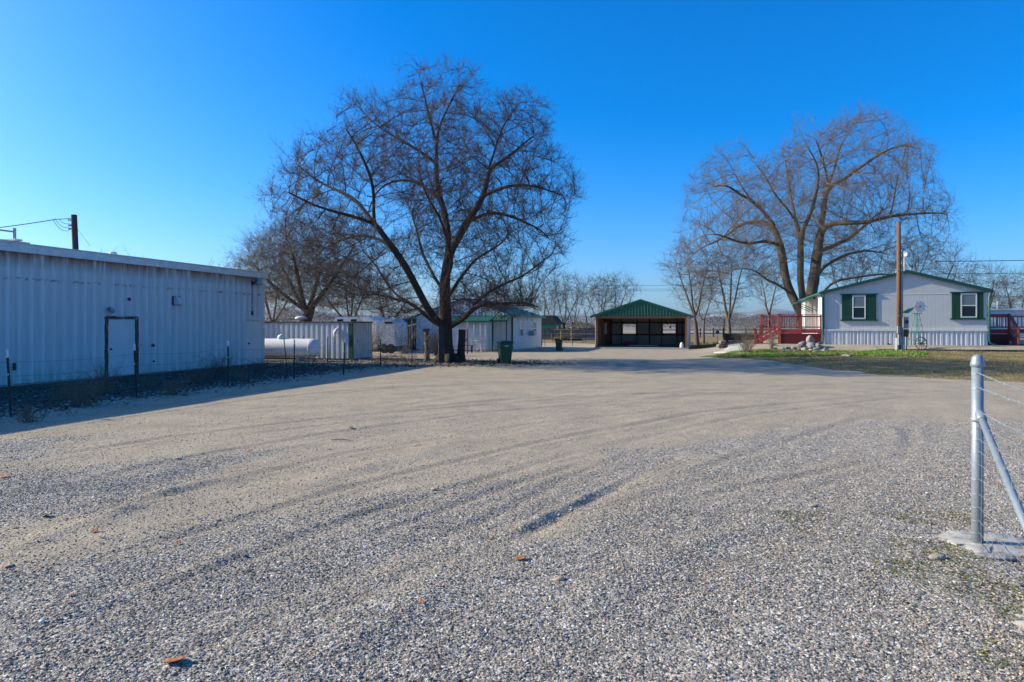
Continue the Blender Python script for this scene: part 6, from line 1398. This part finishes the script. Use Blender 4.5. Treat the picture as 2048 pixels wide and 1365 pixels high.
for x in (.2, 2.6): MB().box(x, x+.12, .1, .6, -.05, .25).build('leg', M['darkpole'], t)
# ---------------------------------------------------------------- shrubs, weeds, grass
def shrub(name, label, cat, x, y, h, w, n, m, seed, group=None, droop=0, br=3, r=.006, leanx=0):
    rs = np.random.RandomState(seed); z = gh(x, y); vs = []; fs = []; b = 0
    st = np.zeros((n, 3)); st[:, 0] = rs.normal(0, w*.10, n); st[:, 1] = rs.normal(0, w*.10, n)
    d = np.stack([rs.normal(0, .42*w/h, n)+leanx, rs.normal(0, .42*w/h, n), np.ones(n)], 1); d /= np.linalg.norm(d, axis=1)[:, None]
    v, f, tip = twigs(st, d*2, h, rs, r, droop, .3, .25, 4); vs.append(v); fs.append(f); b += len(v)
    k = np.repeat(np.arange(n), br); q = rs.uniform(.25, .9, len(k))[:, None]; pp = st[k]*(1-q)+tip[k]*q; dv = (tip-st)[k]; dv /= np.linalg.norm(dv, axis=1)[:, None]
    v, f, tip2 = twigs(pp, dv, h*.38, rs, r*.6, droop, .2, .6, 2); vs.append(v); fs.append(f+b); b += len(v)
    k = np.repeat(np.arange(len(tip2)), 2); q = rs.uniform(.2, .9, len(k))[:, None]; pp2 = pp[k]*(1-q)+tip2[k]*q; dv = (tip2-pp)[k]; dv /= np.linalg.norm(dv, axis=1)[:, None]+1e-9
    v, f, _ = twigs(pp2, dv, h*.18, rs, r*.4, droop, .2, .7, 1); vs.append(v); fs.append(f+b)
    o = npmesh(name, np.concatenate(vs), np.concatenate(fs), m, None, (x, y, z)); return tag(o, label, cat, group)
p = GG(1492, 707); shrub('bare_shrub', 'round bare brown shrub at the foot of the red deck steps', 'shrub', p.x, p.y-.1, 1.25, 1.5, 60, M['twigB'], 11, r=.010)
for i, (px, py, h, w, n, lb) in enumerate(((395, 768, .5, 1.5, 60, 'low dry bush at the barn foot left of the third post'), (437, 757, .75, 1.4, 70, 'tangled dry bush at the barn foot behind the third post'), (520, 745, .5, 1.2, 40, 'dry bush at the near barn corner'), (610, 742, .6, 1.1, 36, 'thin bare bush before the propane tank'),
        (160, 812, .55, 1.1, 70, 'pale dry weed clump left of the barn door, on the litter'), (210, 788, .6, 1.0, 60, 'pale dry weed clump nearest the rotten framed door'), (120, 800, .4, .9, 40, 'small pale dry weed clump far left by the barn'), (345, 790, .4, 1.0, 40, 'pale dry weeds right of the second post'),
        (60, 845, .25, .8, 40, 'very low dry weeds beside the leftmost post'), (300, 778, .4, .8, 36, 'dry weeds behind the second fence post'), (480, 762, .35, .9, 34, 'low dry weeds right of the third post'), (560, 752, .3, .8, 30, 'low dry weeds left of the tank post'))):
    p = GG(px, py); shrub('dry_bush' if i < 4 else 'dry_weeds', lb, 'bush' if i < 4 else 'weeds', p.x, p.y, h, w, n, M['litterstick'] if i < 4 else M['weed'], 400+i, None, r=.006)
p = GG(745, 712); shrub('dry_bush', 'drooping bare bush hanging over the right end of the storage container', 'bush', p.x-.2, p.y-.6, 2.1, 1.9, 60, M['twigB'], 431, droop=.35, r=.010, br=5)
p = GG(770, 722); shrub('dry_bush', 'low heap of dry brush before the lean-to shed', 'bush', p.x, p.y, .5, 2.2, 60, M['litterstick'], 432, droop=.3, r=.010)
p = GG(812, 724); shrub('dry_bush', 'second low heap of dry brush left of the vine stump', 'bush', p.x, p.y, .55, 1.6, 50, M['litterstick'], 433, droop=.3, r=.010)
p = GG(868, 716); shrub('dry_bush', 'rounded brown bush behind the dark timber post', 'bush', p.x-.1, p.y+2.4, 1.2, 1.0, 90, M['twigA'], 434, r=.010)
p = GG(800, 712); shrub('dry_bush', 'arching bare bush before the open lean-to shed', 'bush', p.x, p.y+2, 1.7, 1.6, 40, M['twigC'], 435, droop=.2, r=.010)
p = G(1542, 697); shrub('climbing_shrub', 'thin leafless climber beside the deck steps', 'shrub', p.x, p.y-.15, .95, .5, 34, M['weed'], 436, r=.009)
# tumbled brush mound in the back paddock
x, y = at(1137, 78); shrub('brush_mound', 'dark rounded mound of brush in the paddock left of the garage', 'mound', x, y, 1.1, 3.4, 260, M['twigC'], 437, droop=.25, r=.02)
o = stone('soil_mound', 'low dark soil mound beneath the brush in the back paddock', 'mound', x, y+.2, gh(x, y)+.05, 1.7, 1.0, .75, 0, mat('dark_soil', (.07,.055,.04), (.04,.03,.025), 4, .95, .5), 5)
def blades(name, label, cat, poly, n, h, m, seed, wid=.012, clump=.3, kind='stuff'):
    rs = np.random.RandomState(seed); poly = [tuple(q)[:2] for q in poly]; pa_ = np.array(poly); lo = pa_.min(0); hi = pa_.max(0)
    p = rs.uniform(lo, hi, (int(n*2.5), 2)); p = p[in_poly(p[:, 0]+.5*(fbm(p[:, 0], p[:, 1], 2, 111)-.5), p[:, 1]+.6*(fbm(p[:, 0], p[:, 1], 2, 115)-.5), poly)]
    keep = fbm(p[:, 0], p[:, 1], 1.7, seed, 3) > clump; p = p[keep][:n]; k = len(p)
    z = (gz(p[:, 0][None], p[:, 1][None])+hfine(p[:, 0][None], p[:, 1][None])*.5)[0]-.01
    a = rs.uniform(0, 6.28, k); hh = h*rs.uniform(.4, 1.2, k)*(.5+fbm(p[:, 0], p[:, 1], 1.1, seed+3, 3)); dx = np.cos(a)*wid; dy = np.sin(a)*wid; lx = rs.normal(0, .45, k)*hh; ly = rs.normal(0, .45, k)*hh
    v = np.stack([np.stack([p[:, 0]-dx, p[:, 1]-dy, z], -1), np.stack([p[:, 0]+dx, p[:, 1]+dy, z], -1), np.stack([p[:, 0]+lx*.4+dx*.6, p[:, 1]+ly*.4+dy*.6, z+hh*.6], -1), np.stack([p[:, 0]+lx, p[:, 1]+ly, z+hh], -1)], 1).reshape(-1, 3)
    f = (np.arange(k)*4)[:, None]+np.array([0, 1, 2, 3])[None]
    return tag(npmesh(name, v, f, m), label, cat, None, kind)
M['grass'] = mat('green_grass', (.21,.34,.045), (.09,.17,.02), 1.6, .7, 0, c3=(.30,.24,.09), s3=.9, t3=.52)
M['drygrass'] = mat('dry_lawn_grass', (.36,.26,.12), (.17,.15,.055), .8, .8, 0, c3=(.12,.15,.03), s3=.5, t3=.46)
blades('green_grass', 'bright green grass strip before the rock bed and deck', 'grass', track([(1420,715),(1452,717),(1560,715),(1690,711),(1690,703),(1640,704),(1560,702),(1480,703)]), 36000, .11, M['grass'], 61, .012, .30)
blades('green_grass', 'green grass tufts round the foot of the service pole', 'grass', track([(1700,713),(1850,714),(1852,706),(1790,702),(1712,705)]), 16000, .11, M['grass'], 62, .012, .36)
blades('lawn_grass', 'dry brown winter lawn grass on the right', 'grass', track([(1500,719),(1560,724),(1650,738),(1750,748),(1850,757),(2048,766)])+[(60, 22), (60, 38), (28.2, 37.0), (19.0, 40.0), (17.6, 41.2), (13.6, 41.4)], 90000, .06, M['drygrass'], 63, .010, .22)
blades('meadow_grass', 'olive grass of the back lawn beyond the garage', 'grass', [(9.6,52.4),(15.2,50),(18,56),(34,60),(36,70),(4,72),(9.5,57)], 30000, .10, M['drygrass'], 64, .018, .2)
# pale debris line and leaf litter on the shaded strip
def chips(name, label, n, fn, m, seed, size):
    rs = np.random.RandomState(seed); p = fn(rs, n); z = (gz(p[:, 0][None], p[:, 1][None])+hfine(p[:, 0][None], p[:, 1][None]))[0]; k = len(p); s = size*rs.uniform(.5, 1.5, k); a = rs.uniform(0, 6.28, k); tl = rs.uniform(-.5, .5, (k, 2))
    c = np.stack([np.cos(a), np.sin(a), tl[:, 0]], -1)*s[:, None]; d = np.stack([-np.sin(a), np.cos(a), tl[:, 1]], -1)*s[:, None]*.55; o = np.stack([p[:, 0], p[:, 1], z+s*.35], -1)
    v = np.stack([o-c-d*.4, o-d, o+c-d*.2, o+c*.8+d, o-c*.5+d], 1).reshape(-1, 3); f = (np.arange(k)*5)[:, None]+np.arange(5)[None]
    return tag(npmesh(name, v, f, m), label, 'litter', None, 'stuff')
def strip(lo, hi, s0=-24, s1=1.5):
    def fn(rs, n):
        s = rs.uniform(s0, s1, n); q = rs.uniform(lo, hi, n) if hi-lo > 1 else rs.normal((lo+hi)/2, (hi-lo)/2, n)
        return np.stack([BC.x+BU.x*s+BN.x*q, BC.y+BU.y*s+BN.y*q], -1)
    return fn
M['chipdark'] = mat('dark_leaf_litter', (.17,.13,.085), (.07,.055,.038), 1.1, .9, 0)
M['chippale'] = mat('pale_leaf_litter', (.46,.42,.36), (.28,.24,.19), 1.5, .9, 0)
chips('leaf_litter', 'dark leaf litter along the foot of the barn', 40000, strip(.2, 6.2), M['chipdark'], 71, .022)
chips('pale_debris', 'pale line of debris at the edge of the litter before the barn', 3200, strip(5.9, 6.7), M['chippale'], 72, .035)
chips('pale_debris', 'scattered pale bits in the leaf litter before the barn', 1600, strip(.4, 6.3), M['chippale'], 73, .03)
M['mosschip'] = mat('moss_bits', (.16,.15,.02), (.05,.055,.015), 2.5, .95, 0)
def mossfn(rs, n):
    p = rs.uniform([2.5, 3.5], [5.6, 6.6], (n*3, 2)); k = fbm(p[:, 0], p[:, 1], 2.2, 177, 4) > .54; return p[k][:n]
chips('moss', 'olive moss bits among the gravel round the near pipe post', 6000, mossfn, M['mosschip'], 78, .009)
def around(cx, cy, rx, ry): return lambda rs, n: np.stack([rs.normal(cx, rx, n), rs.normal(cy, ry, n)], -1)
chips('leaf_litter', 'leaf litter under the tallest tree and before the container', 9000, around(-5.4, 32.2, 2.6, 1.3), M['chippale'], 74, .04)
chips('leaf_litter', 'dark leaves under the tallest tree', 9000, around(-4.6, 32.4, 2.6, 1.3), M['chipdark'], 75, .045)
def roots(rs, n):
    return np.stack([rs.uniform(-11, -6.5, n), rs.uniform(30.2, 34.0, n)], -1)
chips('leaf_litter', 'pale leaves under and before the propane tank', 6000, roots, M['chippale'], 76, .04)
# far-off scrub and woods on the horizon
def woods(name, label, segs, n, seed, m):
    rs = np.random.RandomState(seed); vs = []
    for (x0, x1, y0, y1, h, w) in segs:
        k = int(n*w); x = rs.uniform(x0, x1, k); y = rs.uniform(y0, y1, k); top = h*(.45+.9*fbm(x*6/h, y*0, .22, seed, 4)); z = top*rs.uniform(0, 1, k)**.8
        s = h*.03*rs.uniform(.5, 1.5, k); a = rs.uniform(0, 6.28, (k, 3)); b = rs.uniform(-1, 1, (k, 3, 3))*s[:, None, None]; c = np.stack([x, y, z], -1)[:, None]; vs.append((c+b).reshape(-1, 3))
    v = np.concatenate(vs); f = np.arange(len(v)).reshape(-1, 3); return tag(npmesh(name, v, f, m), label, 'woods', None, 'stuff')
M['wood1'] = mat('far_scrub', (.17,.13,.11), (.09,.075,.065), .06, .95, 0); M['wood2'] = mat('far_evergreen', (.05,.06,.045), (.03,.035,.03), .06, .95, 0)
woods('far_woods', 'brown leafless woods along the horizon', [(-420, 900, 520, 640, 11, .9), (60, 420, 380, 450, 9, .35), (150, 520, 250, 300, 6, .22)], 190000, 91, M['wood1'])
woods('far_scrub', 'dark scrub along the far side of the paddock left of the garage', [(-60, 14, 150, 175, 4.2, .5), (1, 13, 108, 112, 2.2, .10), (60, 200, 200, 230, 5, .4)], 50000, 92, M['wood2'])
woods('dry_bushes', 'pale dry brush behind the paddock beside the garage', [(7.5, 13.2, 82, 86, 2.1, .3)], 40000, 93, M['weed'])
# ---------------------------------------------------------------- paddock: wooden fence, yellow gate, wires
t = thing('wooden_fence', 'weathered grey board fence at the back of the paddock', 'fence', (3.6, 82, 0), 0)
x = 0; i = 0
bd = MB()
while x < 8.2: bd.box(x, x+.17, -.02, .01, .05, 1.42+.05*math.sin(i*1.7)+rnd.uniform(-.04, .04)); x += .19; i += 1
bd.build('boards', M['oldwood'], t)
for x in np.arange(0, 8.3, 2.05): MB().box(x, x+.12, .012, .13, -.1, 1.45).build('post', M['oldwood'], t)
for x, lb in ((1.15, 'dark upright stump leaning on the paddock fence, left one'), (2.0, 'dark upright stump by the paddock fence, right one')):
    X_ = 3.6+x; tag(MB().tube([(X_, 80.8, -.1), (X_+.06, 80.8, .6), (X_+.02, 80.8, 1.75 if x > 1.5 else 1.0)], [.22, .16, .09], 8).build('stump', M['barkA'], None), lb, 'stump', 'stumps by the paddock fence')
x0, _ = at(1108, 76); x1, _ = at(1160, 76)
t = thing('pipe_gate', 'yellow painted pipe gate frame standing in the paddock', 'gate', (x0, 76, 0)); L_ = x1-x0
MB().tube([(0,0,1.28),(L_,0,1.28)], .035, 6).build('rail', M['yellow'], t); MB().tube([(0,0,.55),(L_,0,.55)], .02, 6).build('rail', M['yellow'], t)
for k, (f, a, b) in enumerate(((.14,1.28,1.62),(.5,1.28,1.60),(.90,1.28,1.62),(.26,-.1,1.28),(.66,-.1,1.28))): MB().tube([(L_*f,0,a),(L_*f,0,b)], .03, 6).build('upright', M['yellow'], t)
for i, px in enumerate((1090, 1120, 1145, 1172)):
    x, y = at(px, 58 if i != 3 else 70); z = gh(x, y); tpost(x, y, ('thin wire post beside the workshop corner', 'thin wire post behind the small green bin', 'thin wire post midway between workshop and garage', 'thin wire post far back, left of the garage')[i], 1.15, group='posts of the paddock wire fence', tip=False)
wfp = thing('wire_fence', 'fine wire strands between the workshop and the open garage', 'fence', (at(1084, 58)[0], 58, 0))
L_ = at(1190, 56)[0]-at(1084, 58)[0]
for z in (.35, .7, 1.05): MB().tube([(0,0,z),(L_*.5,-.5,z-.02),(L_,-2.5,z)], .006, 4).build('strand', M['wire'], wfp)
# pasture rails beyond the back lawn
t = thing('rail_fence', 'dark low rail fence across the far pasture', 'fence', (22, 96, 0))
for z in (.5, 1.0): MB().box(-2, 30, -.03, .03, z, z+.12).build('rail', M['oldwood'], t)
for x in np.arange(-2, 30.1, 3.2): MB().box(x, x+.14, -.1, -.031, -.1, 1.3).build('post', M['darkpole'], t)
for px, lb in ((1448, 'dark tall post in the pasture behind the forked tree'), (1427, 'short dark post with a crossbar in the pasture')):
    x, y = at(px, 100); tag(MB().tube([(x, y, -.1), (x, y, 2.6 if px > 1440 else 1.3)], .12, 8).build('pasture_post', M['darkpole'], None), lb, 'post')
# timber edging before the house pad
e0 = FH.w(2.6, -2.05, 0); e1 = FH.w(13, -2.05, 0); e0.z = gh(e0.x, e0.y); e1.z = gh(e1.x, e1.y)
tag(MB().beam(e0+Vector((0,0,.02)), e1+Vector((0,0,.04)), .12, .14).build('timber_edging', M['rotwood'], None), 'dark timber edging between the lawn and the gravel pad', 'edging')
# ---------------------------------------------------------------- air
hz = MB().box(-9800, 9800, -900, 9800, -8, 430).build('haze', None)
hm = bpy.data.materials.new('air'); hm.use_nodes = True; nt = hm.node_tree; nt.nodes.remove(nt.nodes['Principled BSDF'])
pv = ND(nt, 'ShaderNodeVolumePrincipled'); pv.inputs['Color'].default_value = (.45, .70, 1, 1); pv.inputs['Density'].default_value = .00002; pv.inputs['Anisotropy'].default_value = 0.0
nt.links.new(pv.outputs[0], nt.nodes['Material Output'].inputs['Volume']); hz.data.materials.append(hm); tag(hz, kind='stuff')
